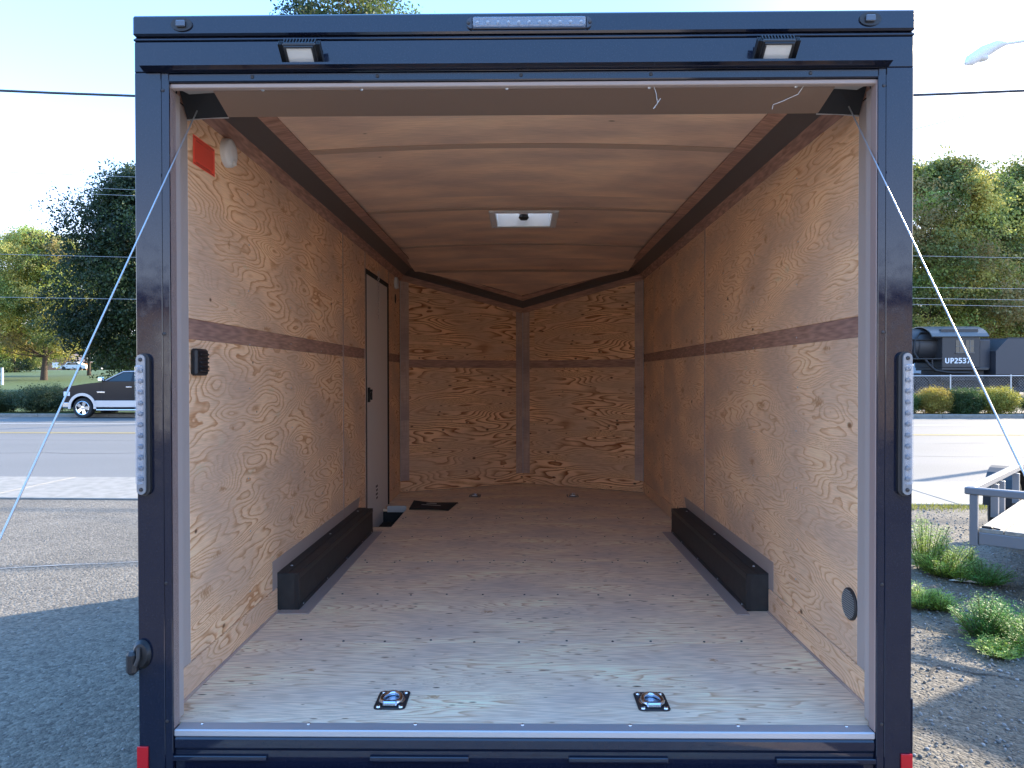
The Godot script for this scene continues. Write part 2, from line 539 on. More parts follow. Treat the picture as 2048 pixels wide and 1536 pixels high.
# ---------------------------------------------------------------- _ready
func _ready() -> void:
	var cam := Camera3D.new()
	cam.name = "camera"
	cam.fov = 54.87
	cam.near = 0.05
	cam.far = 900.0
	cam.rotation_order = EULER_ORDER_YXZ
	cam.position = Vector3(0, 1.6, 0)
	cam.rotation_degrees = Vector3(-0.6, 0.74, -0.1)
	add_child(cam)
	cam.current = true
	var we := WorldEnvironment.new()
	we.name = "world_environment"
	var env := Environment.new()
	env.background_mode = Environment.BG_SKY
	var sky := Sky.new()
	var sm := ProceduralSkyMaterial.new()
	sm.sky_top_color = lin(0.085, 0.21, 0.46)
	sm.sky_horizon_color = lin(0.67, 0.655, 0.61)
	sm.sky_curve = 0.10
	sm.ground_horizon_color = lin(0.40, 0.40, 0.38)
	sm.ground_bottom_color = lin(0.18, 0.17, 0.16)
	sm.sun_angle_max = 70.0
	sm.sun_curve = 0.26
	sky.sky_material = sm
	env.sky = sky
	env.background_energy_multiplier = 1.75
	env.tonemap_mode = Environment.TONE_MAPPER_LINEAR
	env.tonemap_exposure = 3.7
	env.ambient_light_source = Environment.AMBIENT_SOURCE_SKY
	env.sdfgi_enabled = true
	env.ssao_enabled = true
	env.ssil_enabled = true
	we.environment = env
	add_child(we)
	var sun := DirectionalLight3D.new()
	sun.name = "sun"
	sun.light_energy = 1.3
	sun.light_color = Color(1.0, 0.94, 0.84)
	sun.light_angular_distance = 0.5
	sun.shadow_enabled = true
	var el := deg_to_rad(24.0)
	var to_sun := Vector3(0.838 * cos(el), sin(el), -0.545 * cos(el)).normalized()
	sun.look_at_from_position(Vector3.ZERO, -to_sun, Vector3.UP)
	add_child(sun)

	make_materials()
	build_ground()
	build_trailer()
	build_trailer_fittings()
	build_loose_things()
	build_utility_trailer()
	build_parked_trailer()
	build_back_building()
	build_truck()
	build_locomotive()
	build_street()
	build_trees()
	build_weeds()

# ---------------------------------------------------------------- the ground and the street
# a sheet between street distances d0 and d1; heights and tones by callables
func sheet(x0: float, x1: float, d0: float, d1: float, nx: int, nd: int, high: Callable, tone: Callable) -> MB:
	var mb := MB.new()
	mb.colored = true
	for j in nd:
		for i in nx:
			var q := []
			for e in [[i, j], [i + 1, j], [i + 1, j + 1], [i, j + 1]]:
				var x: float = lerpf(x0, x1, float(e[0]) / nx)
				var d: float = lerpf(d0, d1, float(e[1]) / nd)
				q.append(Vector3(x, high.call(x, d), road_z(d, x)))
			var nn: Vector3 = (q[1] - q[0]).cross(q[3] - q[0]).normalized()
			if nn.y < 0:
				nn = -nn
			for t in [[0, 1, 2], [0, 2, 3]]:
				var g: Vector3 = (q[t[1]] - q[t[0]]).cross(q[t[2]] - q[t[0]])
				var order = [t[0], t[1], t[2]] if g.y < 0 else [t[0], t[2], t[1]]
				for k in order:
					mb.c = tone.call(q[k].x, q[k].z)
					mb.pt(q[k], nn, Vector2(q[k].x, q[k].z))
	return mb

func rise(x: float, d: float) -> float:          # the park across the street climbs gently
	return 0.11 + 0.034 * maxf(0.0, d - 33.0) * smoothstep(6.0, -9.0, x) * smoothstep(170.0, 90.0, d) + 2.0 * smoothstep(90.0, 170.0, d) * smoothstep(6.0, -9.0, x)

func build_ground() -> void:
	var n1 := noise(31, 0.35, 4)
	var n2 := noise(32, 1.6, 3)
	var base := sheet(-420, 420, -300, 520, 12, 12, func(_x, _d): return -0.06, func(_x, _z): return Color(0.5, 0.5, 0.5))
	structure("ground", base, M.dirt, "bare earth under and beyond everything")
	var lot := sheet(-34, 30, -26, 9.3, 120, 70, func(_x, _d): return 0.0, func(x, z):
		var g := 0.86 + 0.22 * n1.get_noise_2d(x, z) + 0.16 * n2.get_noise_2d(x, z)
		var dirty := smoothstep(1.6, 3.2, x) * smoothstep(0.05, 0.35, n1.get_noise_2d(x * 1.3 + 40.0, z * 1.3) + 0.15)
		return Color(g, g, g).lerp(Color(g * 0.72, g * 0.62, g * 0.50), dirty * 0.6))
	structure("gravel_lot", lot, M.gravel, "worn grey gravel and asphalt lot that the trailers stand on")
	var walk := MB.new()
	for i in 24:                                          # pavement slabs with open joints
		var x0 := -30.0 + i * 2.5
		var x1 := x0 + 2.485
		walk.box(Vector3(x0, -0.10, -11.32), Vector3(x1, 0.02, -9.33), 0.008, Transform3D(Basis(Vector3.UP, -0.04), Vector3.ZERO))
	structure("pavement", walk, M.concrete, "pale concrete pavement between the lot and the street")
	var road := sheet(-120, 120, 11.36, 29.2, 160, 30, func(_x, _d): return -0.035, func(x, z):
		var d: float = -z + 0.04 * x
		var lanes := 0.05 * cos((d - 11.3) / 18.8 * TAU * 5.0)
		var g := 0.97 + lanes + 0.06 * n1.get_noise_2d(x * 0.2, z * 3.0) + 0.05 * n2.get_noise_2d(x, z)
		return Color(g, g, g * 0.985))
	structure("road", road, M.road, "wide grey asphalt street")
	var paint := [[20.75, 0.11, M.yellow_paint, "yellow_line", "yellow line along the middle of the street"], [20.98, 0.11, M.yellow_paint, "yellow_line", "second yellow line along the middle of the street"], [24.9, 0.12, M.white_paint, "white_line", "thin white lane line beyond the yellow lines"]]
	for p in paint:
		var st := sheet(-110, 110, p[0], p[0] + p[1], 60, 1, func(_x, _d): return -0.029, func(_x, _z): return Color.WHITE)
		structure(p[3], st, p[2], p[4])
	var rng := RandomNumberGenerator.new()
	rng.seed = 21
	# wandering cracks: street edge, across the lanes, and an old pale seam in the lot
	for q in [[-60.0, 11.55, 60.0, 11.50, 0.05, -0.029, M.crack, "asphalt_crack", "ragged crack along the near edge of the street", 0.05], [-60.0, 15.2, 60.0, 15.4, 0.03, -0.029, M.crack, "asphalt_crack", "thin crack running along the near lane", 0.10], [-40.0, 18.6, 50.0, 18.3, 0.03, -0.029, M.crack, "asphalt_crack", "thin crack running along the middle lane", 0.14], [-9.0, 4.95, -1.3, 6.62, 0.022, 0.005, M.pale_line, "lot_seam", "pale worn seam across the gravel left of the trailer", 0.02], [2.1, 4.2, 4.8, 3.2, 0.02, 0.005, M.crack, "lot_crack", "dark crack across the lot at the lower right", 0.05]]:
		var cm := MB.new()
		var n := 150 if q[2] - q[0] > 20.0 else 40
		var prev := Vector3.ZERO
		var pw := 0.0
		for i in n + 1:
			var t := float(i) / n
			var x: float = lerpf(q[0], q[2], t)
			var c := Vector3(x, q[5], road_z(lerpf(q[1], q[3], t), x) + rng.randfn() * q[9])
			var w: float = q[4] * rng.randf_range(0.15, 0.6)
			if i:
				cm.quad(prev + Vector3(0, 0, pw), prev - Vector3(0, 0, pw), c - Vector3(0, 0, w), c + Vector3(0, 0, w), Vector3.UP)
			prev = c
			pw = w
		structure(q[7], cm, q[6], q[8])
	var kerb := MB.new()
	for i in 60:
		kerb.box(Vector3(-90 + i * 3.0, -0.10, -29.42), Vector3(-90 + i * 3.0 + 2.99, 0.10, -29.2), 0.02, Transform3D(Basis(Vector3.UP, -0.04), Vector3.ZERO))
	structure("kerb", kerb, M.concrete, "concrete kerb along the far side of the street")
	var lawn := sheet(-220, 3, 29.42, 230, 60, 60, rise, func(x, z):
		var g := 0.9 + 0.35 * n1.get_noise_2d(x * 0.3, z * 0.3) + 0.2 * n2.get_noise_2d(x * 0.5, z * 0.5)
		return Color(g, g, g * 0.9))
	structure("lawn", lawn, M.lawn, "mown park lawn across the street")
	var yard := sheet(3, 220, 29.42, 230, 40, 40, func(_x, _d): return 0.09, func(x, z):
		var g := 0.6 + 0.3 * n1.get_noise_2d(x * 0.4, z * 0.4)
		return Color(g, g, g))
	structure("railway_ground", yard, M.dirt, "bare earth round the display locomotive")

# ---------------------------------------------------------------- the enclosed trailer
var T: Node3D
const ZF := -2.06          # the rear frame's face
const XL := -1.055
const XR := 1.055
const YF := 0.6            # floor

func group_of(called: String, parent: Node3D, label := "") -> Node3D:
	var o := Node3D.new()
	var key := "%d/%s" % [parent.get_instance_id(), called]
	var k: int = taken.get(key, 0)
	taken[key] = k + 1
	o.name = called if k == 0 else "%s_%03d" % [called, k]
	parent.add_child(o, true)
	if label:
		o.set_meta("label", label)
	return o

# a wall sheet with its face at x, grain along z; its texture starts at its own corner
func wall_sheet(x: float, side: float, z0: float, z1: float, y0: float, y1: float, m: Material, off := Vector2.ZERO, mirrored := false) -> MB:
	var mb := MB.new()
	mb.uvo = Vector2(-minf(z0, z1), y1) + off
	if mirrored:
		mb.uvs = Vector2(-1, 1)
		mb.uvo.x = maxf(z0, z1) + off.x
	var lo := Vector3(minf(x, x + side * 0.009), y0, minf(z0, z1))
	var hi := Vector3(maxf(x, x + side * 0.009), y1, maxf(z0, z1))
	mb.box(lo, hi, 0.0015)
	return mb

func strip(a: Vector3, b: Vector3, c: Vector3, d: Vector3, front: Vector3, thick := 0.006, uvo := Vector2.ZERO) -> MB:
	var mb := MB.new()
	mb.uvo = uvo
	mb.slab([a, b, c, d], front, thick)
	return mb

func ceil_y(x: float, z: float) -> float:
	var d := -z
	var arch := 0.026 * (1.0 - pow(x / 0.9, 2))
	var y := 2.540 + arch
	if d > 5.42:
		y = lerpf(y, 2.478 + arch * 0.4, smoothstep(5.42, 6.2, d)) if d < 6.2 else lerpf(2.478 + arch * 0.4, 2.338, (d - 6.2) / 0.6)
	return y

func build_trailer() -> void:
	T = thing("cargo_trailer", "black enclosed cargo trailer with open rear and bare plywood interior", "trailer")
	# --- rear frame
	var fr := MB.new()
	for s in [-1.0, 1.0]:
		var a: float = 1.080
		var off := 0.001
		fr.box(Vector3(s * a + off, 0.40, ZF), Vector3(s * 1.0062 + off, 2.449, ZF - 0.10), 0.0015)
		fr.box(Vector3(s * 1.0062 + off, 0.40, ZF - 0.0015), Vector3(s * 0.985 + off, 2.449, ZF - 0.043), 0.0015)
	fr.box(Vector3(-1.082, 2.5495, ZF + 0.006), Vector3(1.084, 2.606, ZF - 0.10), 0.005)        # top rail
	fr.box(Vector3(-1.080, 2.5435, ZF - 0.006), Vector3(1.082, 2.5490, ZF - 0.10), 0.001)       # its shadow groove
	fr.box(Vector3(-1.081, 2.536, ZF + 0.003), Vector3(1.083, 2.543, ZF - 0.10), 0.002)
	fr.box(Vector3(-1.080, 2.449, ZF), Vector3(1.082, 2.5355, ZF - 0.10), 0.003)                # light panel
	fr.box(Vector3(-0.999, 2.4235, ZF - 0.004), Vector3(1.001, 2.4485, ZF - 0.06), 0.003)       # strip over the opening
	part("rear_frame", fr, M.black, T)
	var dl := MB.new()                                                                         # drip ledge
	dl.prism(PackedVector2Array([Vector2(0, 2.4715), Vector2(0.030, 2.462), Vector2(0.030, 2.456), Vector2(0.006, 2.449), Vector2(0, 2.449)]), 2.06, Transform3D(Basis(Vector3(0, 0, 1), Vector3.UP, Vector3(1, 0, 0)), Vector3(-1.05, 0, ZF + 0.001)))
	part("drip_ledge", dl, M.black, T)
	var bm := MB.new()
	bm.box(Vector3(-0.985, 0.548, ZF - 0.004), Vector3(0.987, 0.583, ZF - 0.13), 0.006)
	bm.box(Vector3(-0.985, 0.40, ZF - 0.012), Vector3(0.987, 0.5465, ZF - 0.13), 0.004)
	for x in [-0.86, -0.29, 0.27, 0.85]:
		bm.box(Vector3(x - 0.14, 0.515, ZF - 0.003), Vector3(x + 0.14, 0.530, ZF - 0.0115), 0.002)
	part("rear_sill_beam", bm, M.black, T)
	var sill := MB.new()
	sill.box(Vector3(-0.984, 0.5835, ZF - 0.006), Vector3(0.986, 0.6035, ZF - 0.055), 0.003)
	part("sill_strip", sill, M.alu, T)
	var scr := MB.new()
	var scb := MB.new()
	for i in 7:
		scr.screw(Vector3(-0.92 + i * 0.307, 0.603, ZF - 0.045), Vector3.UP, 0.006)
	for x in [-0.75, -0.40, 0.0, 0.36, 0.80]:
		scb.screw(Vector3(x, 2.4365, ZF - 0.004), Vector3.BACK, 0.0055)
	for x in [-0.73, -0.45, -0.04, 0.36, 0.77]:
		scr.screw(Vector3(x, 2.411, ZF - 0.03), Vector3.BACK + Vector3.DOWN, 0.0055)
	for s in [-1.0, 1.0]:
		for y in [0.63, 1.02, 1.72, 2.40]:
			scb.screw(Vector3(s * 1.0, y, ZF - 0.0015), Vector3.BACK, 0.005)
	stuff(part("screws", scr, M.steel, T))
	stuff(part("frame_screws", scb, M.dark_steel, T))
	# --- lining of the opening
	for s in [-1.0, 1.0]:
		var jb := MB.new()
		jb.box(Vector3(s * 0.984, 0.604, ZF - 0.008), Vector3(s * 1.0, 2.420, ZF - 0.044), 0.001)
		part("jamb", jb, M.trim_brown, T)
		var lt := wall_sheet(s * 1.0460, s, -2.165, -2.315, 0.604, 2.440, M.luan_pale)
		lt.uvs = Vector2.ONE
		lt.box(Vector3(s * 0.9990, 0.604, ZF - 0.0442), Vector3(s * 1.056, 2.420, ZF - 0.1018))
		part("jamb_lining", lt, M.trim_grey, T)
	var hd := MB.new()
	hd.box(Vector3(-0.985, 2.410, ZF - 0.012), Vector3(0.987, 2.4225, ZF - 0.034), 0.002)
	part("header_angle", hd, M.taupe, T)
	var sf := MB.new()                                                                          # soffit over the opening
	sf.prism(PackedVector2Array([Vector2(-0.872, -2.0945), Vector2(0.880, -2.0945), Vector2(0.915, -2.302), Vector2(-0.912, -2.302)]), 0.01, Transform3D(Basis(Vector3.RIGHT, Vector3(0, 0, 1), Vector3.UP), Vector3(0, 2.409, 0)))
	part("header_soffit", sf, M.soffit, T)
	var hb := MB.new()
	hb.box(Vector3(-0.90, 2.42, -2.296), Vector3(0.90, 2.57, -2.288))
	part("header_back_board", hb, M.luan_trim, T)
	for s in [-1.0, 1.0]:
		var gp := MB.new()
		gp.slab([Vector3(s * 1.04, 2.402, -2.298), Vector3(s * 0.913, 2.408, -2.299), Vector3(s * 0.885, 2.50, -2.20), Vector3(s * 1.03, 2.50, -2.20)], Vector3(0, -1, 1), 0.003)
		part("corner_gusset", gp, M.black_soft, T)
		var ge := MB.new()
		ge.tube([Vector3(s * 1.04, 2.400, -2.3), Vector3(s * 0.97, 2.4065, -2.301), Vector3(s * 0.91, 2.407, -2.301)], 0.0022, 6)
		part("gusset_edge", ge, M.alu_soft, T)
		var mb := MB.new()
		mb.slab([Vector3(s * 0.99, 2.425, -2.09), Vector3(s * 0.90, 2.425, -2.09), Vector3(s * 0.885, 2.435, -2.17), Vector3(s * 0.975, 2.43, -2.17)], Vector3(0, -1, 0.3), 0.003)
		part("weather_membrane", mb, M.membrane, T)
	# --- side walls
	var seams := {-1.0: [-2.317, -4.328, -4.948, -5.80, -6.345], 1.0: [-2.317, -4.236, -5.19, -6.345]}
	var flip := 0
	for s in [-1.0, 1.0]:
		var m: Material = M.ply_a if s < 0 else M.ply_b
		var zs: Array = seams[s]
		for i in zs.size() - 1:
			if s < 0 and i == 2:
				continue                                                                   # the side door
			var off := Vector2(0.31 * flip, 0.17 * flip)
			flip += 1
			if zs[i] - zs[i + 1] > 1.5:
				off.x = 0.0
			part("plywood_panel", wall_sheet(s * 1.0475, s, zs[i] - 0.0015, zs[i + 1] + 0.0015, 0.70, 1.7195, m, Vector2(off.x, 0)), m, T)
			part("plywood_panel", wall_sheet(s * 1.0475, s, zs[i] - 0.0015, zs[i + 1] + 0.0015, 1.7855, 2.445, m, Vector2(off.x + 0.2 if zs[i] - zs[i + 1] < 1.5 else 0.0, 1.22 - 0.67), true), m, T)
			part("wall_band", wall_sheet(s * 1.0505, s, zs[i], zs[i + 1], 1.7195, 1.7855, M.luan_trim), M.luan_trim, T)
			var kz0: float = zs[i] if i else -2.197
			for seg in [[kz0, -3.13], [-4.72, zs[i + 1]]] if kz0 > -3.0 else [[minf(kz0, -4.72), zs[i + 1]]]:
				if seg[0] > seg[1] + 0.05:
					part("kick_board", wall_sheet(s * 1.0415, s, seg[0], maxf(seg[1], -6.345), 0.604, 0.6995, m, Vector2(0.2 * flip, 0.35 + 0.1 * flip)), m, T)
		for z in [-4.328, -4.236] if s > 0 else [-4.328]:
			if (s > 0) == (z == -4.236):
				var st := MB.new()
				st.box(Vector3(s * 1.0475, 0.70, z - 0.006), Vector3(s * 1.0440, 2.445, z + 0.006), 0.001)
				part("panel_joint_strip", st, M.luan_pale, T)
		# nails
		var nl := MB.new()
		var rng := RandomNumberGenerator.new()
		rng.seed = 77 + int(s)
		for z in [-2.83, -3.35, -3.85, -4.30]:
			for k in 9:
				nl.screw(Vector3(s * 1.0475, 0.80 + k * 0.19 + rng.randf_range(-0.03, 0.03), z + rng.randf_range(-0.012, 0.012)), Vector3(-s, 0, 0), 0.0035)
		stuff(part("nails", nl, M.alu_soft, T))
	# backing wall skin outside
	var skin := MB.new()
	for s in [-1.0, 1.0]:
		skin.box(Vector3(s * 1.058, 0.52, -2.161), Vector3(s * 1.072, 2.545, -6.44), 0.004)
	part("side_skin", skin, M.black, T)
	# --- floor sheets, laid across
	var fz := [-2.118, -2.76, -3.98, -5.20, -6.35]
	for i in 4:
		var mb := MB.new()
		mb.uvo = Vector2(1.22 + 0.13 * (i % 2), -fz[i + 1] + 0.02 * i)
		if i == 1 or i == 3:
			mb.uvs = Vector2(-1, 1)
		var z0: float = fz[i] - 0.0012
		var z1: float = fz[i + 1] + 0.0012
		if i == 2:
			mb.box(Vector3(-1.054, 0.58, -4.895), Vector3(1.054, YF, z0))
			mb.box(Vector3(-0.868, 0.58, z1), Vector3(1.054, YF, -4.8955))
		elif i == 3:
			mb.box(Vector3(-0.868, 0.58, -5.565), Vector3(1.054, YF, z0))
			mb.box(Vector3(-1.054, 0.58, z1), Vector3(1.054, YF, -5.5655))
		else:
			mb.box(Vector3(-1.054, 0.58, z1), Vector3(1.054, YF, z0))
		part("floor_board", mb, M.ply_floor, T)
	var nf := MB.new()
	nf.prism(PackedVector2Array([Vector2(-1.054, -6.3505), Vector2(1.054, -6.3505), Vector2(0.012, -6.90)]), 0.02, Transform3D(Basis(Vector3.RIGHT, Vector3(0, 0, 1), Vector3.UP), Vector3(0, 0.58, 0)))
	part("floor_board", nf, M.ply_floor, T)
	var under := MB.new()
	under.box(Vector3(-0.98, 0.50, -2.20), Vector3(0.98, 0.575, -4.88))
	under.box(Vector3(-0.84, 0.50, -4.882), Vector3(0.98, 0.575, -6.3))
	part("chassis", under, M.black_soft, T)
	var fs := MB.new()
	var frng := RandomNumberGenerator.new()
	frng.seed = 91
	for z in [-2.78, -3.37, -3.96, -4.0, -4.6, -5.18, -5.22, -5.8]:
		for k in 11:
			fs.screw(Vector3(-0.84 + k * 0.168 + frng.randf_range(-0.02, 0.02), YF + 0.0003, z + frng.randf_range(-0.012, 0.012)), Vector3.UP, 0.005)
	stuff(part("floor_screws", fs, M.dark_steel, T))
	# thin paler bead where floor meets the walls
	for s in [-1.0, 1.0]:
		var bd := MB.new()
		bd.tube([Vector3(s * 1.040, 0.602, -2.20), Vector3(s * 1.040, 0.602, -3.13)], 0.006, 6)
		part("floor_bead", bd, M.luan_pale, T)
	# --- step well at the side door
	var wl := MB.new()
	wl.box(Vector3(-1.073, 0.485, -5.80), Vector3(-0.866, 0.50, -4.894))
	wl.box(Vector3(-0.868, 0.4855, -5.566), Vector3(-0.862, 0.579, -4.894))
	wl.box(Vector3(-1.056, 0.5005, -4.9005), Vector3(-0.8685, 0.579, -4.8945))
	wl.box(Vector3(-0.955, 0.5003, -5.558), Vector3(-0.938, 0.508, -4.902), 0.002)
	wl.box(Vector3(-0.985, 0.5003, -5.558), Vector3(-0.968, 0.508, -4.902), 0.002)
	wl.box(Vector3(-1.073, 0.5004, -5.572), Vector3(-0.8685, 0.579, -5.5662))
	part("step_well", wl, M.rubber, T)
	var th := MB.new()
	th.box(Vector3(-1.015, 0.575, -5.5655), Vector3(-0.872, 0.624, -5.560), 0.001)
	part("step_threshold", th, M.galv, T)
	# --- side door
	var dr := MB.new()
	dr.box(Vector3(-1.056, 0.5003, -5.765), Vector3(-1.0475, 2.295, -4.985), 0.002)
	var door := part("side_door", dr, M.door_white, T)
	var gk := MB.new()
	gk.box(Vector3(-1.058, 2.2955, -5.7995), Vector3(-1.0405, 2.327, -4.955), 0.003)
	gk.box(Vector3(-1.058, 0.506, -5.7995), Vector3(-1.0405, 2.295, -5.766), 0.003)
	gk.box(Vector3(-1.058, 0.506, -4.9845), Vector3(-1.044, 2.295, -4.972), 0.002)
	part("gasket", gk, M.rubber, door)
	var hl := MB.new()
	hl.box(Vector3(-1.0475, 1.425, -5.06), Vector3(-1.036, 1.525, -5.015), 0.003)
	hl.box(Vector3(-1.036, 1.495, -5.052), Vector3(-1.018, 1.512, -5.023), 0.003)
	hl.box(Vector3(-1.030, 1.44, -5.050), Vector3(-1.020, 1.4945, -5.026), 0.003)
	part("door_handle", hl, M.rubber, door)
	var ch := MB.new()
	for i in 17:
		var y := 2.345 - i * 0.021
		var xf := Transform3D(Basis(Vector3.UP, PI * 0.5 * (i % 2)), Vector3(-1.030, y, -5.33 - 0.002 * sin(i * 0.8)))
		var ring := []
		for k in 9:
			var a := TAU * k / 8
			ring.append(xf * Vector3(cos(a) * 0.006, sin(a) * 0.014, 0))
		ch.tube(ring, 0.0019, 5, false)
	part("door_chain", ch, M.alu_soft, door)
	var tb := MB.new()
	for k in 4:
		tb.box(Vector3(-1.0475, 0.80 - k * 0.028, -5.36), Vector3(-1.0468, 0.815 - k * 0.028, -5.29 - 0.012 * (k % 2)))
	part("printed_marks", tb, M.dark_steel, door)
	for z in [-4.9415, -5.807]:
		var dt := MB.new()
		dt.box(Vector3(-1.056, 0.604, z - 0.006), Vector3(-1.0435, 2.44, z + 0.006), 0.002)
		part("door_trim", dt, M.luan_pale, T)
	var lint := wall_sheet(-1.0475, -1, -4.949, -5.799, 2.3275, 2.445, M.ply_a, Vector2(0.8, 0.4))
	part("plywood_panel", lint, M.ply_a, T)
	# --- wheel boxes
	for s in [-1.0, 1.0]:
		var wb := MB.new()
		wb.box(Vector3(s * 0.953, YF + 0.0005, -3.142), Vector3(s * 1.056, 0.7585, -4.712), 0.004)
		var box := part("wheel_box", wb, M.box_black, T)
		var lp := MB.new()
		lp.box(Vector3(s * 1.0, 0.759, -3.1425), Vector3(s * 1.0472, 0.7615, -4.711), 0.001)
		part("lid_flange", lp, M.box_black, box)
		var fo := MB.new()                                  # folded corner angles and the flange at the foot
		fo.box(Vector3(s * 0.9515, 0.735, -3.1435), Vector3(s * 0.9528, 0.7590, -4.7105), 0.0005)
		fo.box(Vector3(s * 0.9512, 0.6046, -3.1432), Vector3(s * 0.9526, 0.622, -4.7108), 0.0005)
		fo.box(Vector3(s * 0.9535, 0.602, -3.1415), Vector3(s * 0.972, 0.757, -3.1402), 0.0005)
		part("corner_angle", fo, M.black_soft, box)
		var ws := MB.new()
		for z in [-3.2, -3.6, -4.0, -4.4, -4.66]:
			ws.screw(Vector3(s * 0.9512, 0.613, z), Vector3(-s, 0, 0), 0.004)
		for z in [-3.26, -3.92, -4.58]:
			ws.screw(Vector3(s * 1.02, 0.7615, z), Vector3.UP, 0.006)
		stuff(part("screws", ws, M.steel, box))
		var tr := MB.new()
		tr.slab([Vector3(s * 1.0455, 0.762, -3.141), Vector3(s * 1.0455, 0.822, -3.085), Vector3(s * 1.0455, 0.822, -4.76), Vector3(s * 1.0455, 0.762, -4.71)], Vector3(-s, 0, 0), 0.0018)
		tr.slab([Vector3(s * 1.0450, 0.762, -3.139), Vector3(s * 1.0450, 0.821, -3.083), Vector3(s * 1.0450, 0.70, -3.083), Vector3(s * 1.0450, 0.70, -3.139)], Vector3(-s, 0, 0), 0.0018)
		part("wall_trim", tr, M.taupe, T)
		var ft := MB.new()
		ft.slab([Vector3(s * 0.952, 0.6045, -3.09), Vector3(s * 0.898, 0.6045, -3.09), Vector3(s * 0.898, 0.6045, -4.73), Vector3(s * 0.952, 0.6045, -4.73)], Vector3.UP, 0.0042)
		if s < 0:
			ft.slab([Vector3(-0.9525, 0.604, -3.09), Vector3(-1.03, 0.604, -3.09), Vector3(-1.03, 0.604, -3.1395), Vector3(-0.9525, 0.604, -3.1395)], Vector3.UP, 0.0037)
		part("floor_trim", ft, M.taupe, T)
	# --- ceiling
	var zz := [-2.297, -3.10, -4.25, -5.40, -6.20]
	for i in 4:
		var xs := []
		for k in 13:
			xs.append(-0.892 + 1.784 * k / 12.0)
		var ys := [zz[i], zz[i + 1]]
		if i == 2:
			xs.append_array([-0.160, 0.190])
			ys = [zz[i], -4.345, -4.735, zz[i + 1]]
		if i == 3:
			ys = [zz[i], -5.60, -5.8, -6.0, zz[i + 1]]
		xs.sort()
		var mb := MB.new()
		mb.uvo = Vector2(1.0, 0.31 * i)
		for a in xs.size() - 1:
			for b in ys.size() - 1:
				if i == 2 and b == 1 and xs[a] > -0.161 and xs[a + 1] < 0.191:
					continue
				var q := []
				for e in [[a, b], [a + 1, b], [a + 1, b + 1], [a, b + 1]]:
					q.append(Vector3(xs[e[0]], ceil_y(xs[e[0]], ys[e[1]]), ys[e[1]]))
				mb.quad(q[0], q[1], q[2], q[3], Vector3.DOWN)
				for k in 4:
					q[k].y += 0.006
				mb.quad(q[0], q[1], q[2], q[3], Vector3.UP)
		part("ceiling_panel", mb, M.luan, T)
	var tri := MB.new()
	tri.uvo = Vector2(1.0, 0.4)
	for k in 8:
		var xa := -0.86 + 1.72 * k / 8.0
		var xb := -0.86 + 1.72 * (k + 1) / 8.0
		for r in 4:
			var ta := r / 4.0
			var tb2 := (r + 1) / 4.0
			var w := func(x: float, t: float):
				var zend := lerpf(-6.80, -6.20, absf(x - 0.012) / 0.872)
				var z := lerpf(-6.201, zend, t)
				return Vector3(x, ceil_y(x, z), z)
			tri.quad(w.call(xa, ta), w.call(xb, ta), w.call(xb, tb2), w.call(xa, tb2), Vector3.DOWN)
	part("ceiling_panel", tri, M.luan, T)
	for i in range(1, 5):
		var z: float = zz[i]
		var mb := MB.new()
		var hw := 0.885 if i < 4 else 0.80
		for k in 12:
			var xa := -hw + 2 * hw * k / 12.0
			var xb := -hw + 2 * hw * (k + 1) / 12.0
			mb.slab([Vector3(xa, ceil_y(xa, z + 0.026) - 0.005, z + 0.026), Vector3(xb, ceil_y(xb, z + 0.026) - 0.005, z + 0.026), Vector3(xb, ceil_y(xb, z - 0.026) - 0.005, z - 0.026), Vector3(xa, ceil_y(xa, z - 0.026) - 0.005, z - 0.026)], Vector3.DOWN, 0.0045)
		part("ceiling_joint_strip", mb, M.luan_strip, T)
	# --- coves along both sides and round the nose
	for s in [-1.0, 1.0]:
		var e0 := -2.20
		var ring0 := [Vector3(s * 1.049, 2.4455, e0), Vector3(s * 1.028, 2.494, e0), Vector3(s * 0.944, 2.530, e0), Vector3(s * 0.885, 2.5395, e0)]
		var ring1 := [Vector3(s * 1.049, 2.4255, -6.345), Vector3(s * 1.008, 2.468, -6.335), Vector3(s * 0.928, 2.508, -6.20), Vector3(s * 0.872, 2.512, -6.14)]
		var ring2 := [Vector3(0.012, 2.185, -6.883), Vector3(0.012, 2.232, -6.875), Vector3(0.012, 2.292, -6.80), Vector3(0.012, 2.334, -6.775)]
		if s > 0:
			e0 = -2.20
		var front := Vector3(-s, -1, 0.4)
		part("cove_flashing", strip(ring0[0], ring1[0], ring1[1], ring0[1], front), M.luan_trim, T)
		part("cove", strip(ring0[1], ring1[1], ring1[2], ring0[2], front), M.cove, T)
		part("cove_flashing", strip(ring0[2], ring1[2], ring1[3], ring0[3], front), M.luan_trim, T)
		for k in 3:
			var nm := "cove" if k == 1 else "cove_flashing"
			part(nm, strip(ring1[k], ring2[k], ring2[k + 1], ring1[k + 1], Vector3(-s * 0.3, -1, 1)), M.cove if k == 1 else M.luan_trim, T)
	# --- nose walls
	for s in [-1.0, 1.0]:
		var a := Vector3(s * 1.047, 0, -6.346)
		var b := Vector3(0.012, 0, -6.885)
		var at := func(t: float, y: float, push: float):
			var dirn := (b - a).normalized()
			var nn := Vector3(dirn.z * s, 0, -dirn.x * s)
			if nn.z < 0:
				nn = -nn
			return a.lerp(b, t) + Vector3(0, y, 0) + nn * push
		var top := func(t: float): return lerpf(2.425, 2.184, t)
		var fr2 := Vector3(-s * 0.4, 0, 1)
		var uo := Vector2(1.06 if s < 0 else 1.32, 1.75 if s < 0 else 1.69)
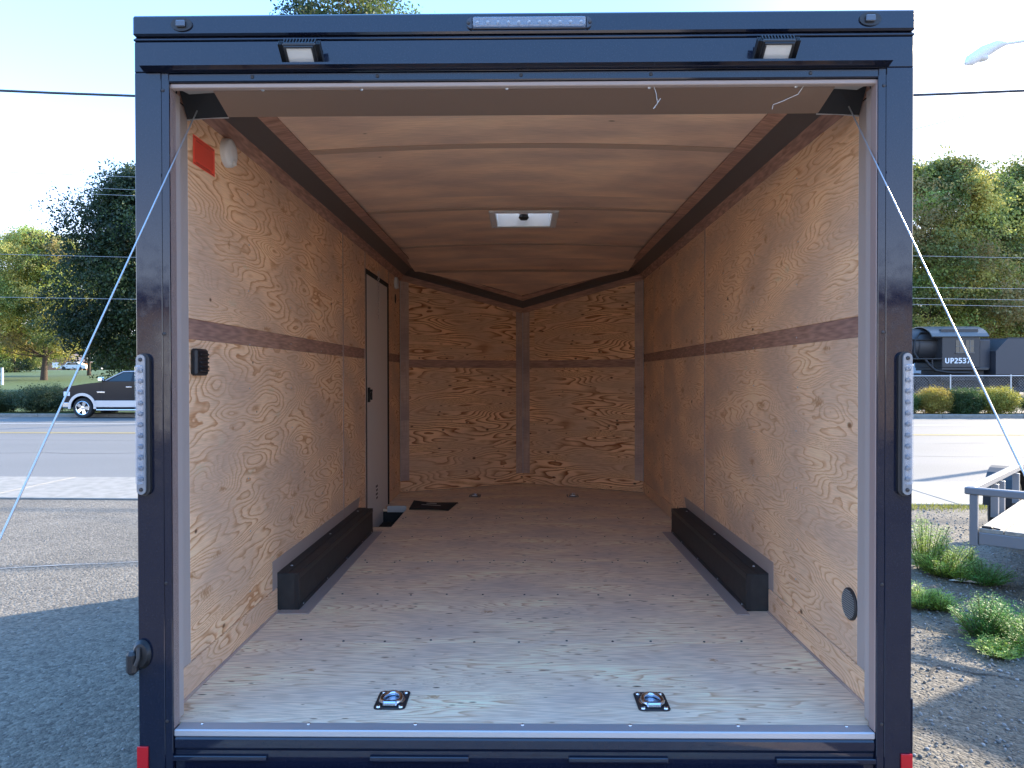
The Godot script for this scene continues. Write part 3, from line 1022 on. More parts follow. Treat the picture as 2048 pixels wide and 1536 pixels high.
		for pc in [["kick_board", 0.604, 0.70, 0.006, M.ply_nose], ["plywood_panel", 0.7005, 1.6765, 0.0, M.ply_nose], ["wall_band", 1.677, 1.745, -0.003, M.luan_trim]]:
			part(pc[0], strip(at.call(0.0, pc[1], pc[3]), at.call(1.0, pc[1], pc[3]), at.call(1.0, pc[2], pc[3]), at.call(0.0, pc[2], pc[3]), fr2, 0.008, uo), pc[4], T)
		part("plywood_panel", strip(at.call(0.0, 1.7455, 0.0), at.call(1.0, 1.7455, 0.0), at.call(1.0, top.call(1.0), 0.0), at.call(0.0, top.call(0.0), 0.0), fr2, 0.008, Vector2(uo.x + 1.0, 2.38)), M.ply_nose, T)
		for tt in [[0.004, 0.068], [0.940, 0.996]]:
			part("corner_trim", strip(at.call(tt[0], 0.70, 0.006), at.call(tt[1], 0.70, 0.006), at.call(tt[1], top.call(tt[1]) - 0.002, 0.006), at.call(tt[0], top.call(tt[0]) - 0.002, 0.006), fr2, 0.005), M.luan_pale, T)
		# outer skin of the nose
		var ns := MB.new()
		ns.slab([Vector3(s * 1.072, 0.52, -6.442), Vector3(0.012, 0.52, -6.99), Vector3(0.012, 2.38, -6.99), Vector3(s * 1.072, 2.545, -6.442)], Vector3(s, 0, -1), 0.012)
		part("nose_skin", ns, M.black, T)
	for q in [Vector3(0.012, 2.19, -6.868), Vector3(-1.040, 2.42, -6.335), Vector3(1.040, 2.42, -6.335)]:
		var an := MB.new()
		an.tube([Vector3(q.x, 0.62 if q.x == 0.012 else 0.70, q.z), q], 0.004 if q.x == 0.012 else 0.003, 6)
		part("corner_bead", an, M.alu, T)
	# --- roof skin, open over the vent
	var rf := MB.new()
	for r in [[-1.072, 1.072, -2.161, -4.345], [-1.072, 1.072, -4.735, -6.442], [-1.072, -0.16, -4.3455, -4.7345], [0.19, 1.072, -4.3455, -4.7345]]:
		rf.box(Vector3(r[0], 2.585, r[3]), Vector3(r[1], 2.597, r[2]))
	rf.slab([Vector3(-1.07, 2.596, -6.4425), Vector3(1.07, 2.596, -6.4425), Vector3(0.012, 2.40, -6.99)], Vector3.UP, 0.012)
	for s in [-1.0, 1.0]:
		rf.box(Vector3(s * 1.0725, 2.5455, -2.161), Vector3(s * 1.02, 2.584, -6.442))
	part("roof_skin", rf, M.door_white, T)

func build_trailer_fittings() -> void:
	# --- roof vent
	var vf := MB.new()
	var y := 2.566
	for r in [[-0.190, -0.155, -4.31, -4.77], [0.185, 0.220, -4.31, -4.77], [-0.1545, 0.1845, -4.31, -4.345], [-0.1545, 0.1845, -4.735, -4.77]]:
		vf.box(Vector3(r[0], y - 0.012, r[3]), Vector3(r[1], y - 0.001, r[2]), 0.003)
	for r in [[-0.1595, -0.152, -4.346, -4.734], [0.182, 0.1895, -4.346, -4.734], [-0.1515, 0.1815, -4.346, -4.353], [-0.1515, 0.1815, -4.727, -4.734]]:
		vf.box(Vector3(r[0], y - 0.0115, r[3]), Vector3(r[1], y + 0.075, r[2]), 0.002)
	var vent := part("roof_vent", vf, M.white_plastic, T)
	var ld := MB.new()
	ld.box(Vector3(-0.165, y + 0.0755, -4.742), Vector3(0.195, y + 0.0785, -4.338))
	part("vent_lid", ld, M.lid, vent)
	var kn := MB.new()
	kn.box(Vector3(-0.012, y + 0.045, -4.732), Vector3(0.042, y + 0.06, -4.345), 0.004)
	part("crank_bar", kn, M.white_plastic, vent)
	var cr := MB.new()
	cr.lathe([Vector2(0.0001, 0.0), Vector2(0.022, 0.0), Vector2(0.032, 0.012), Vector2(0.026, 0.03), Vector2(0.0001, 0.032)], 14, Transform3D(Basis(), Vector3(0.015, y - 0.004, -4.56)))
	part("crank_knob", cr, M.rubber, vent)
	var vs := MB.new()
	for p in [[-0.172, -4.33], [0.203, -4.33], [-0.172, -4.75], [0.203, -4.75], [-0.172, -4.54], [0.203, -4.54]]:
		vs.screw(Vector3(p[0], y - 0.012, p[1]), Vector3.DOWN, 0.006)
	stuff(part("screws", vs, M.steel, vent))
	# --- flood lamps over the opening
	for x in [-0.610, 0.690]:
		var side := signf(x)
		var xf := Transform3D(Basis(Vector3.RIGHT, deg_to_rad(52)), Vector3(x + 0.006, 2.481, ZF + 0.030))
		var hs := MB.new()
		hs.box(Vector3(-0.046, -0.032, -0.012), Vector3(0.046, 0.032, 0.0), 0.004, xf)
		hs.box(Vector3(-0.040, -0.0275, 0.0003), Vector3(0.040, -0.0225, 0.007), 0.001, xf)
		hs.box(Vector3(-0.040, 0.0225, 0.0003), Vector3(0.040, 0.0275, 0.007), 0.001, xf)
		hs.box(Vector3(-0.040, -0.0222, 0.0003), Vector3(-0.0345, 0.0222, 0.007), 0.001, xf)
		hs.box(Vector3(0.0345, -0.0222, 0.0003), Vector3(0.040, 0.0222, 0.007), 0.001, xf)
		var lamp := part("flood_lamp", hs, M.black_soft, T)
		var fi := MB.new()
		for k in 11:
			fi.box(Vector3(-0.044 + k * 0.0085, -0.031, -0.030), Vector3(-0.0415 + k * 0.0085, 0.031, -0.0122), 0.0, xf)
		for k in 3:
			for s in [-1.0, 1.0]:
				fi.box(Vector3(s * (0.0475 + k * 0.004), -0.030, -0.022), Vector3(s * (0.0490 + k * 0.004), 0.030, -0.002), 0.0, xf)
		part("cooling_fins", fi, M.black_soft, lamp)
		var gl := MB.new()
		gl.box(Vector3(-0.0342, -0.0222, 0.0004), Vector3(0.0342, 0.0222, 0.004), 0.0, xf)
		part("lens", gl, M.lens_white, lamp)
		var bk := MB.new()
		bk.box(Vector3(x - 0.035, 2.476, ZF + 0.0015), Vector3(x + 0.035, 2.495, ZF + 0.014), 0.002)
		part("bracket", bk, M.black_soft, lamp)
	# --- row of lamps on the top rail
	var lb := MB.new()
	lb.box(Vector3(-0.135, 2.558, ZF + 0.0062), Vector3(0.180, 2.589, ZF + 0.012), 0.002)
	for s in [[-0.1355, PI / 2], [0.1805, -PI / 2]]:
		var pts := PackedVector2Array()
		for k in 9:
			var a := PI * k / 8 - PI / 2
			pts.append(Vector2(-cos(a) * 0.015, sin(a) * 0.0155) if s[0] < 0 else Vector2(cos(a) * 0.015, sin(a) * 0.0155))
		lb.prism(pts, 0.008, Transform3D(Basis(), Vector3(s[0], 2.5735, ZF + 0.0062)))
	var bar := part("stop_lamp", lb, M.bar_back, T)
	var bl := MB.new()
	bl.box(Vector3(-0.132, 2.5610, ZF + 0.0122), Vector3(0.177, 2.587, ZF + 0.022), 0.003)
	part("lens", bl, M.clear, bar)
	for k in 11:
		var e := MB.new()
		e.lathe([Vector2(0.0048, 0), Vector2(0.0042, 0.003), Vector2(0.002, 0.0048), Vector2(0.0001, 0.005)], 10, Transform3D(Basis(Vector3.RIGHT, PI / 2), Vector3(-0.120 + k * 0.0285, 2.575, ZF + 0.0123)))
		part("diode", e, M.diode, bar)
	for x in [-0.1445, 0.1895]:
		var e := MB.new()
		e.screw(Vector3(x, 2.5735, ZF + 0.0145), Vector3.BACK, 0.0055)
		part("screw", e, M.dark_steel, bar)
	# --- small clearance lamps
	for x in [-0.942, 0.958]:
		var cb := MB.new()
		cb.lathe([Vector2(0.030, 0), Vector2(0.030, 0.004), Vector2(0.0001, 0.004)], 20, Transform3D(Basis(Vector3.RIGHT, Vector3(0, 0, 1), Vector3(0, -0.62, 0)), Vector3(x, 2.578, ZF + 0.0062)))
		var cl := part("clearance_lamp", cb, M.black_soft, T)
		var cc := MB.new()
		cc.box(Vector3(x - 0.014, 2.569, ZF + 0.0105), Vector3(x + 0.012, 2.587, ZF + 0.018), 0.004)
		part("lens", cc, M.lamp_back, cl)
	# --- tail lamps on the posts
	for s in [-1.0, 1.0]:
		var x: float = s * 1.058
		var y0 := 1.272
		var y1 := 1.662
		var ba := MB.new()
		var pill := func(w: float, a: float, b: float) -> PackedVector2Array:
			var pts := PackedVector2Array()
			for k in 9:
				var t := PI * k / 8
				pts.append(Vector2(cos(t) * w, b - w + sin(t) * w))
			for k in 9:
				var t := PI + PI * k / 8
				pts.append(Vector2(cos(t) * w, a + w + sin(t) * w))
			return pts
		ba.prism(pill.call(0.0185, y0 - 0.004, y1 + 0.004), 0.012, Transform3D(Basis(), Vector3(x + s * -0.003, 0, ZF + 0.0005)))
		var tl := part("tail_lamp", ba, M.black_soft, T)
		var bk := MB.new()
		bk.prism(pill.call(0.0125, y0, y1), 0.006, Transform3D(Basis(), Vector3(x + s * 0.001, 0, ZF + 0.0127)))
		part("reflector", bk, M.tail_back, tl)
		var ln := MB.new()
		ln.box(Vector3(x - 0.0105 + s * 0.001, y0 + 0.030, ZF + 0.0190), Vector3(x + 0.0105 + s * 0.001, y1 - 0.030, ZF + 0.033), 0.004)
		part("lens", ln, M.clear, tl)
		for k in 11:
			var e := MB.new()
			e.lathe([Vector2(0.0075, 0), Vector2(0.0065, 0.004), Vector2(0.004, 0.006), Vector2(0.0001, 0.0065)], 12, Transform3D(Basis(Vector3.RIGHT, PI / 2), Vector3(x + s * 0.001, y0 + 0.044 + k * 0.0302, ZF + 0.0191)))
			part("diode", e, M.lamp_back, tl)
		for yy in [y0 + 0.014, y1 - 0.014]:
			var e := MB.new()
			e.screw(Vector3(x + s * 0.001, yy, ZF + 0.019), Vector3.BACK, 0.006)
			part("screw", e, M.dark_steel, tl)
	# --- red reflectors low on the posts
	for s in [-1.0, 1.0]:
		var r := MB.new()
		r.box(Vector3(s * 1.083, 0.46, ZF + 0.0005), Vector3(s * 1.052, 0.560 if s < 0 else 0.549, ZF + 0.006), 0.001)
		part("red_reflector", r, M.red, T)
	var pl := MB.new()
	pl.box(Vector3(1.0825, 0.40, ZF - 0.004), Vector3(1.089, 0.70, ZF - 0.09), 0.002)
	part("side_plate", pl, M.black, T)
	# --- door holder on the left post
	var dh := MB.new()
	dh.lathe([Vector2(0.0001, 0), Vector2(0.024, 0), Vector2(0.026, 0.006), Vector2(0.020, 0.016), Vector2(0.0001, 0.018)], 18, Transform3D(Basis(Vector3.RIGHT, Vector3(0, 0, 1), Vector3(0, -1.6, 0)), Vector3(-1.066, 0.822, ZF + 0.0005)))
	dh.box(Vector3(-1.101, 0.770, ZF + 0.002), Vector3(-1.072, 0.835, ZF + 0.034), 0.009)
	dh.tube([Vector3(-1.068, 0.845, ZF + 0.022), Vector3(-1.064, 0.82, ZF + 0.03), Vector3(-1.07, 0.80, ZF + 0.034)], 0.006, 8)
	part("door_latch", dh, M.black_soft, T)
	# --- wall lamps
	for p in [[-2.615, 2.392, 0.050, 0.030], [-6.13, 2.375, 0.050, 0.025]]:
		var xf := Transform3D(Basis(Vector3(0, 1, 0), Vector3(1, 0, 0), Vector3(0, 0, -1)), Vector3(-1.0472, p[1], p[0]))
		var lm := MB.new()
		lm.lathe([Vector2(p[2], 0.0), Vector2(p[2], p[3] * 0.55), Vector2(p[2] * 0.93, p[3] * 0.8), Vector2(p[2] * 0.80, p[3] * 0.92)], 28, xf)
		var lamp := part("dome_lamp", lm, M.white_plastic, T)
		var le := MB.new()
		le.lathe([Vector2(p[2] * 0.81, p[3] * 0.90), Vector2(p[2] * 0.5, p[3] * 1.05), Vector2(0.0001, p[3] * 1.1)], 28, xf)
		part("lens", le, M.lens_white, lamp)
		var sw := MB.new()
		sw.box(Vector3(-1.0472 + p[3] * 0.9, p[1] - p[2] * 0.88, p[0] - 0.008), Vector3(-1.0472 + p[3] * 1.25, p[1] - p[2] * 0.62, p[0] + 0.008), 0.002)
		part("switch", sw, M.white_plastic, lamp)
	var ho := MB.new()
	ho.lathe([Vector2(0.026, 0.0), Vector2(0.026, 0.004), Vector2(0.0001, 0.005)], 16, Transform3D(Basis(Vector3(0, 1.5, 0), Vector3(1, 0, 0), Vector3(0, 0, -1)), Vector3(-1.0472, 2.245, -6.13)))
	part("grommet", ho, M.rubber, T)
	# --- vents in the walls
	var fv := MB.new()
	fv.box(Vector3(-1.0475, 1.604, -2.415), Vector3(-1.026, 1.690, -2.325), 0.008)
	var fvp := part("wall_vent", fv, M.black_soft, T)
	var fl := MB.new()
	for k in 5:
		fl.box(Vector3(-1.0262, 1.617 + k * 0.013, -2.408), Vector3(-1.0205, 1.623 + k * 0.013, -2.345), 0.002)
	part("louvre", fl, M.black_soft, fvp)
	var rv := MB.new()
	rv.lathe([Vector2(0.051, 0), Vector2(0.051, 0.005), Vector2(0.047, 0.008), Vector2(0.0001, 0.008)], 30, Transform3D(Basis(Vector3(0, 1, 0), Vector3(-1, 0, 0), Vector3(0, 0, 1)), Vector3(1.0472, 0.873, -2.363)))
	var rvp := part("round_vent", rv, M.dark_steel, T)
	var mesh := MB.new()
	for k in 13:
		var h := -0.042 + k * 0.007
		var w := sqrt(maxf(0.0, 0.045 * 0.045 - h * h))
		mesh.box(Vector3(1.0372, 0.873 + h - 0.0015, -2.363 - w), Vector3(1.039, 0.873 + h + 0.0015, -2.363 + w))
	stuff(part("grille", mesh, M.membrane, rvp))
	# --- warning sticker with unreadable small print
	var w := 192
	var img := Image.create_empty(w, w * 3 / 4, false, Image.FORMAT_RGB8)
	img.fill(Color(1.0, 0.34, 0.25))
	var ink := Color(0.30, 0.04, 0.04)
	var rng := RandomNumberGenerator.new()
	rng.seed = 6
	for row in [[8, 3, 1.0], [18, 7, 0.72], [124, 7, 0.72], [135, 3, 1.0]]:
		if row[2] == 1.0:
			img.fill_rect(Rect2i(8, row[0], w - 16, row[1]), ink)
		else:
			var x := 26
			while x < w - 30:
				var l := rng.randi_range(4, 9)
				img.fill_rect(Rect2i(x, row[0], l, row[1]), ink)
				x += l + 2 + (5 if rng.randf() < 0.25 else 0)
	for k in 11:
		var x := 16
		while x < w - 20:
			var l := rng.randi_range(3, 11)
			img.fill_rect(Rect2i(x, 32 + k * 8, mini(l, w - 16 - x), 3), ink.lerp(Color(1.0, 0.27, 0.19), 0.15))
			x += l + 3
	var sm := mat(Color.WHITE, 0.5)
	sm.albedo_texture = ImageTexture.create_from_image(img)
	var sk := MB.new()
	var p := [Vector3(-1.0466, 2.375, -2.353), Vector3(-1.0466, 2.375, -2.521), Vector3(-1.0466, 2.281, -2.521), Vector3(-1.0466, 2.281, -2.353)]
	sk.stri(p[0], p[1], p[2], Vector3.RIGHT, Vector3.RIGHT, Vector3.RIGHT, Vector2(0, 0), Vector2(1, 0), Vector2(1, 1))
	sk.stri(p[0], p[2], p[3], Vector3.RIGHT, Vector3.RIGHT, Vector3.RIGHT, Vector2(0, 0), Vector2(1, 1), Vector2(0, 1))
	part("warning_sticker", sk, sm, T)
	# --- recessed tie-down rings
	for q in [[-0.400, -2.266, 1.0], [0.397, -2.263, 1.0], [-0.390, -6.165, 1.0], [0.424, -6.166, 1.0]]:
		var c := Vector3(q[0], YF, q[1])
		var pl2 := MB.new()
		var pts := PackedVector2Array()
		for k in 4:
			for a in 4:
				var t := PI / 2 * (k + a / 3.0)
				pts.append(Vector2([0.034, -0.034, -0.034, 0.034][k] + cos(t) * 0.014, [0.050, 0.050, -0.050, -0.050][k] + sin(t) * 0.014))
		pl2.prism(pts, 0.003, Transform3D(Basis(Vector3.RIGHT, Vector3(0, 0, 1), Vector3.UP), c + Vector3(0, 0.0006, 0)))
		var plate := part("tie_down", pl2, M.dark_steel, T)
		var dish := MB.new()
		dish.lathe([Vector2(0.040, 0.0042), Vector2(0.038, 0.0068), Vector2(0.030, 0.0045), Vector2(0.0001, 0.0040)], 24, Transform3D(Basis(), c))
		part("dish", dish, M.zinc, plate)
		var ring := MB.new()
		var rp := []
		for k in 17:
			var a := PI * (-0.12 + 1.24 * k / 16.0)
			rp.append(c + Vector3(cos(a) * 0.029, 0.013 - sin(a) * 0.001, 0.016 - sin(a) * 0.046))
		rp.append(c + Vector3(-0.018, 0.012, 0.040))
		rp.push_front(c + Vector3(0.018, 0.012, 0.040))
		ring.tube(rp, 0.0078, 8)
		part("ring", ring, M.zinc, plate)
		var clip := MB.new()
		clip.box(c + Vector3(-0.022, 0.0036, 0.036), c + Vector3(0.022, 0.019, 0.052), 0.004)
		part("clip", clip, M.zinc, plate)
		for k in 4:
			var b := MB.new()
			b.screw(c + Vector3([-0.034, 0.034, 0.034, -0.034][k], 0.0036, [-0.05, -0.05, 0.05, 0.05][k]), Vector3.UP, 0.008)
			part("bolt", b, M.zinc, plate)
	# --- ramp door, lowered towards the camera, and its two cables
	var h0 := Vector3(0, 0.50, ZF + 0.035)
	var h1 := Vector3(0, 0.035, -0.32)
	var up := (h1 - h0).cross(Vector3.RIGHT).normalized()
	if up.y < 0:
		up = -up
	var rm := MB.new()
	rm.uvo = Vector2(1.0, 2.2)
	rm.slab([h0 + Vector3(-0.96, 0, 0), h0 + Vector3(0.96, 0, 0), h1 + Vector3(0.96, 0, 0), h1 + Vector3(-0.96, 0, 0)], up, 0.012)
	var ramp := part("ramp_door", rm, M.ply_floor, T)
	var rk := MB.new()
	var o := -up * 0.0125
	rk.slab([h0 + o + Vector3(-0.975, 0, 0), h0 + o + Vector3(0.975, 0, 0), h1 + o + Vector3(0.975, 0, 0), h1 + o + Vector3(-0.975, 0, 0)], up, 0.03)
	part("frame", rk, M.black, ramp)
	for s in [-1.0, 1.0]:
		var cb := MB.new()
		var c0 := Vector3(s * 0.974, 2.400, -2.22)
		var c1 := Vector3(s * (0.992 if s < 0 else 1.005), 0.30 if s < 0 else 0.34, -0.62 if s < 0 else -0.66)
		cb.tube([c0, c0.lerp(c1, 0.4), c1], 0.0021, 8)
		part("ramp_cable", cb, M.cable, T)
		var hk := MB.new()
		hk.tube([c1, Vector3(s * 0.96, 0.12, c1.z + 0.05)], 0.006, 6)
		part("cable_end", hk, M.steel, T)
	# --- running gear and tongue
	for s in [-1.0, 1.0]:
		for z in [-3.50, -4.36]:
			var ty := MB.new()
			var xf := Transform3D(Basis(Vector3(0, 1, 0), Vector3(s, 0, 0), Vector3(0, 0, -s)), Vector3(s * 1.06, 0.335, z))
			ty.lathe([Vector2(0.19, -0.09), Vector2(0.29, -0.10), Vector2(0.33, -0.085), Vector2(0.335, -0.05), Vector2(0.335, 0.05), Vector2(0.33, 0.085), Vector2(0.29, 0.10), Vector2(0.19, 0.09)], 28, xf)
			var wh := part("wheel", ty, M.rubber, T)
			var rim := MB.new()
			rim.lathe([Vector2(0.19, 0.088), Vector2(0.17, 0.06), Vector2(0.07, 0.05), Vector2(0.06, 0.08), Vector2(0.0001, 0.085)], 20, xf)
			part("rim", rim, M.silver, wh)
	var tg := MB.new()
	for s in [-1.0, 1.0]:
		tg.tube([Vector3(s * 0.55, 0.46, -6.3), Vector3(0.012 + s * 0.03, 0.46, -8.0)], 0.045, 4)
	tg.tube([Vector3(0.012, 0.46, -8.0), Vector3(0.012, 0.48, -8.25)], 0.05, 8)
	part("tongue", tg, M.black_soft, T)
	var jk := MB.new()
	jk.tube([Vector3(0.012, 0.0, -7.85), Vector3(0.012, 0.75, -7.85)], 0.03, 8)
	jk.lathe([Vector2(0.0001, 0.0), Vector2(0.08, 0.0), Vector2(0.08, 0.015), Vector2(0.0001, 0.03)], 12, Transform3D(Basis(), Vector3(0.012, 0.0, -7.85)))
	part("jack", jk, M.galv, T)

func build_loose_things() -> void:
	var mb := MB.new()
	mb.slab([Vector3(-0.845, 0.607, -5.52), Vector3(-0.70, 0.614, -5.50), Vector3(-0.72, 0.606, -5.82), Vector3(-0.852, 0.622, -5.825)], Vector3.UP, 0.004)
	mb.slab([Vector3(-0.70, 0.614, -5.50), Vector3(-0.545, 0.606, -5.475), Vector3(-0.50, 0.613, -5.785), Vector3(-0.72, 0.606, -5.82)], Vector3.UP, 0.004)
	var o := thing("rubber_mat", "black rubber sheet lying on the floor by the side door step", "mat")
	part("sheet", mb, M.rubber, o)
	var pr := MB.new()
	pr.slab([Vector3(-0.77, 0.6155, -5.66), Vector3(-0.62, 0.6145, -5.62), Vector3(-0.62, 0.6145, -5.64), Vector3(-0.77, 0.6155, -5.68)], Vector3.UP, 0.001)
	pr.slab([Vector3(-0.74, 0.6155, -5.72), Vector3(-0.66, 0.6145, -5.70), Vector3(-0.66, 0.6145, -5.725), Vector3(-0.74, 0.6155, -5.74)], Vector3.UP, 0.001)
	part("worn_print", pr, M.alu_soft, o)
	for p in [[0.372, [Vector3(0, 0, 0), Vector3(0.006, -0.02, 0.002), Vector3(0.010, -0.045, 0), Vector3(0.018, -0.035, 0.004), Vector3(0.008, -0.05, 0), Vector3(-0.002, -0.062, 0), Vector3(0.004, -0.058, 0)], "short frayed thread hanging from the header right of the lamp row"], [0.79, [Vector3(0, 0, 0), Vector3(-0.012, -0.02, -0.01), Vector3(-0.05, -0.035, -0.02), Vector3(-0.075, -0.042, -0.03), Vector3(-0.078, -0.055, -0.03)], "long curved thread hanging from the header near the right post"]]:
		var th := MB.new()
		var pts := []
		for q in p[1]:
			pts.append(Vector3(p[0], 2.411, ZF - 0.026) + q)
		th.tube(pts, 0.0009, 5)
		single("loose_thread", th, M.thread, p[2], "thread", "threads hanging from the header")

# ---------------------------------------------------------------- low flatbed trailer on the right
func build_utility_trailer() -> void:
	var ang := atan2(0.738, 0.675)
	# own axes: +x along the near edge (to the right), -z away from the camera
	var o := thing("utility_trailer", "grey open flatbed utility trailer with pipe top rail, right of the cargo trailer", "trailer", Vector3(3.27, 0, -5.44), -PI / 2 + ang)
	var W := 1.62
	var L := 3.5
	var fr := MB.new()
	fr.box(Vector3(0.06, 0.375, -0.05), Vector3(W, 0.462, 0.0), 0.005)
	for x in [0.06, W - 0.06]:
		fr.box(Vector3(x, 0.375, -L), Vector3(x + 0.05, 0.462, -0.051), 0.005)
	for k in 6:
		fr.box(Vector3(0.111, 0.385, -0.5 - k * 0.55), Vector3(W - 0.061, 0.44, -0.55 - k * 0.55), 0.003)
	part("frame", fr, M.grey_paint, o)
	for k in 10:
		var bd := MB.new()
		bd.box(Vector3(0.062 + k * 0.155, 0.4625, -L), Vector3(0.062 + k * 0.155 + 0.150, 0.492, 0.0 - 0.004), 0.003)
		part("deck_board", bd, M.deck_wood, o)
	for r in [[Vector3(-0.03, 0.73, -0.045), Vector3(W + 0.03, 0.785, 0.01)], [Vector3(-0.03, 0.73, -L), Vector3(0.030, 0.785, -0.046)], [Vector3(W - 0.03, 0.73, -L), Vector3(W + 0.03, 0.785, -0.046)]]:
		var rl := MB.new()
		rl.box(r[0], r[1], 0.008)
		part("top_rail", rl, M.grey_paint, o)
	for z in [-0.02, -0.75, -1.0, -1.65, -2.5, -L + 0.05]:
		for x in [0.028, W]:
			var ps := MB.new()
			ps.box(Vector3(x - 0.026, 0.36 if z > -0.1 else 0.46, z - 0.02), Vector3(x + 0.026, 0.7295, z + 0.024), 0.004)
			part("post", ps, M.grey_paint, o)
	var lt := MB.new()
	lt.box(Vector3(0.075, 0.4925, -0.05), Vector3(0.14, 0.508, -0.018), 0.004)
	lt.tube([Vector3(0.14, 0.50, -0.03), Vector3(0.19, 0.497, -0.02)], 0.006, 6)
	part("latch_pin", lt, M.dark_steel, o)
	for s in [-0.16, W + 0.16]:
		var dr := 1.0 if s > 0 else -1.0
		var xf := Transform3D(Basis(Vector3(0, 1, 0), Vector3(dr, 0, 0), Vector3(0, 0, -dr)), Vector3(s, 0.31, -2.3))
		var ty := MB.new()
		ty.lathe([Vector2(0.17, -0.09), Vector2(0.27, -0.10), Vector2(0.305, -0.08), Vector2(0.31, 0.0), Vector2(0.305, 0.08), Vector2(0.27, 0.10), Vector2(0.17, 0.09)], 26, xf)
		var wh := part("wheel", ty, M.rubber, o)
		var rim := MB.new()
		rim.lathe([Vector2(0.18, 0.085), Vector2(0.15, 0.05), Vector2(0.06, 0.05), Vector2(0.05, 0.07), Vector2(0.0001, 0.075)], 20, xf)
		part("rim", rim, M.silver, wh)
		var fd := MB.new()
		var pts := PackedVector2Array()
		for k in 13:
			var a := PI * k / 12
			pts.append(Vector2(cos(a) * 0.40, sin(a) * 0.34))
		for k in 13:
			var a := PI - PI * k / 12
			pts.append(Vector2(cos(a) * 0.385, sin(a) * 0.325))
		fd.prism(pts, 0.24, Transform3D(Basis(Vector3(0, 0, 1), Vector3.UP, Vector3(-1, 0, 0)), Vector3(s + 0.125, 0.38, -2.3)))
		part("fender", fd, M.black_soft, o)
	var tg := MB.new()
	tg.tube([Vector3(0.25, 0.40, -L), Vector3(W / 2, 0.40, -L - 1.2)], 0.04, 4)
	tg.tube([Vector3(W - 0.25, 0.40, -L), Vector3(W / 2, 0.40, -L - 1.2)], 0.04, 4)
	part("tongue", tg, M.grey_paint, o)
	var jk := MB.new()
	jk.tube([Vector3(W / 2, 0.0, -L - 1.05), Vector3(W / 2, 0.6, -L - 1.05)], 0.03, 8)
	part("jack", jk, M.galv, o)

# a second enclosed trailer farther right, outside the frame: it throws the shade on the lot at the lower right
func build_parked_trailer() -> void:
	var o := thing("parked_trailer", "closed dark grey enclosed trailer parked right of the flatbed trailer", "trailer", Vector3(7.3, 0, -7.1), -1.0)
	var bd := MB.new()
	bd.box(Vector3(0, 0.5, -2.2), Vector3(5.2, 2.95, 0), 0.03)
	part("body", bd, M.grey_paint, o)
	var tr := MB.new()
	for z in [0.001, -2.216]:
		tr.box(Vector3(-0.01, 0.45, z), Vector3(5.21, 0.56, z + 0.015), 0.003)
		tr.box(Vector3(-0.01, 2.86, z), Vector3(5.21, 2.96, z + 0.015), 0.003)
	part("edge_trim", tr, M.alu_soft, o)
	for x in [1.9, 2.75]:
		for z in [-0.1, -2.1]:
			var sgn := 1.0 if z > -1 else -1.0
			var xf := Transform3D(Basis(Vector3.RIGHT, PI / 2 * sgn), Vector3(x, 0.335, z - 0.08 * sgn))
			var ty := MB.new()
			ty.lathe([Vector2(0.18, -0.09), Vector2(0.30, -0.10), Vector2(0.335, -0.06), Vector2(0.335, 0.06), Vector2(0.30, 0.10), Vector2(0.18, 0.09), Vector2(0.16, 0.05), Vector2(0.0001, 0.06)], 24, xf)
			part("wheel", ty, M.rubber, o)
	var lg := MB.new()
	for x in [0.2, 5.0]:
		lg.box(Vector3(x - 0.05, 0.0, -1.2), Vector3(x + 0.05, 0.5, -1.0))
	part("stand", lg, M.dark_steel, o)

# the low workshop behind the camera, seen only as a reflection in the black frame
func build_back_building() -> void:
	var o := thing("workshop_building", "low tan metal workshop with pale roller doors across the lot", "building", Vector3(0, 0, 17.0))
	var wl := MB.new()
	wl.box(Vector3(-22, 0, 0), Vector3(14, 3.9, 10))
	part("wall", wl, M.tan_metal, o)
	var rb := MB.new()
	for k in 72:
		rb.box(Vector3(-21.9 + k * 0.5, 0.0, -0.03), Vector3(-21.85 + k * 0.5, 3.88, -0.0005))
	stuff(part("wall_ribs", rb, M.tan_metal, o))
	var rf := MB.new()
	rf.slab([Vector3(-22.3, 3.95, -0.4), Vector3(14.3, 3.95, -0.4), Vector3(14.3, 4.9, 5), Vector3(-22.3, 4.9, 5)], Vector3.UP, 0.1)
	rf.slab([Vector3(-22.3, 3.95, 10.4), Vector3(14.3, 3.95, 10.4), Vector3(14.3, 4.9, 5.01), Vector3(-22.3, 4.9, 5.01)], Vector3.UP, 0.1)
	part("roof", rf, M.brown_metal, o)
	for x in [-16.0, -10.5, -5.0, 6.0]:
		var d := MB.new()
		for k in 7:
			d.box(Vector3(x, 0.02 + k * 0.42, -0.06), Vector3(x + 3.2, 0.43 + k * 0.42, -0.031), 0.006)
		part("roller_door", d, M.white_plastic, o)
	for x in [1.0, 3.2, 11.0]:
		var d := MB.new()
		d.box(Vector3(x, 1.1, -0.05), Vector3(x + 1.2, 2.2, -0.0315), 0.004)
		var wn := part("window", d, M.white_plastic, o)
		var g := MB.new()
		g.box(Vector3(x + 0.08, 1.18, -0.056), Vector3(x + 1.12, 2.12, -0.0505))
		part("pane", g, M.glass_dark, wn)

# ---------------------------------------------------------------- across the street
func arc(cx: float, cy: float, r: float, a0: float, a1: float, n: int) -> PackedVector2Array:
	var o := PackedVector2Array()
	for k in n + 1:
		var a := lerpf(a0, a1, float(k) / n)
		o.append(Vector2(cx + cos(a) * r, cy + sin(a) * r))
	return o

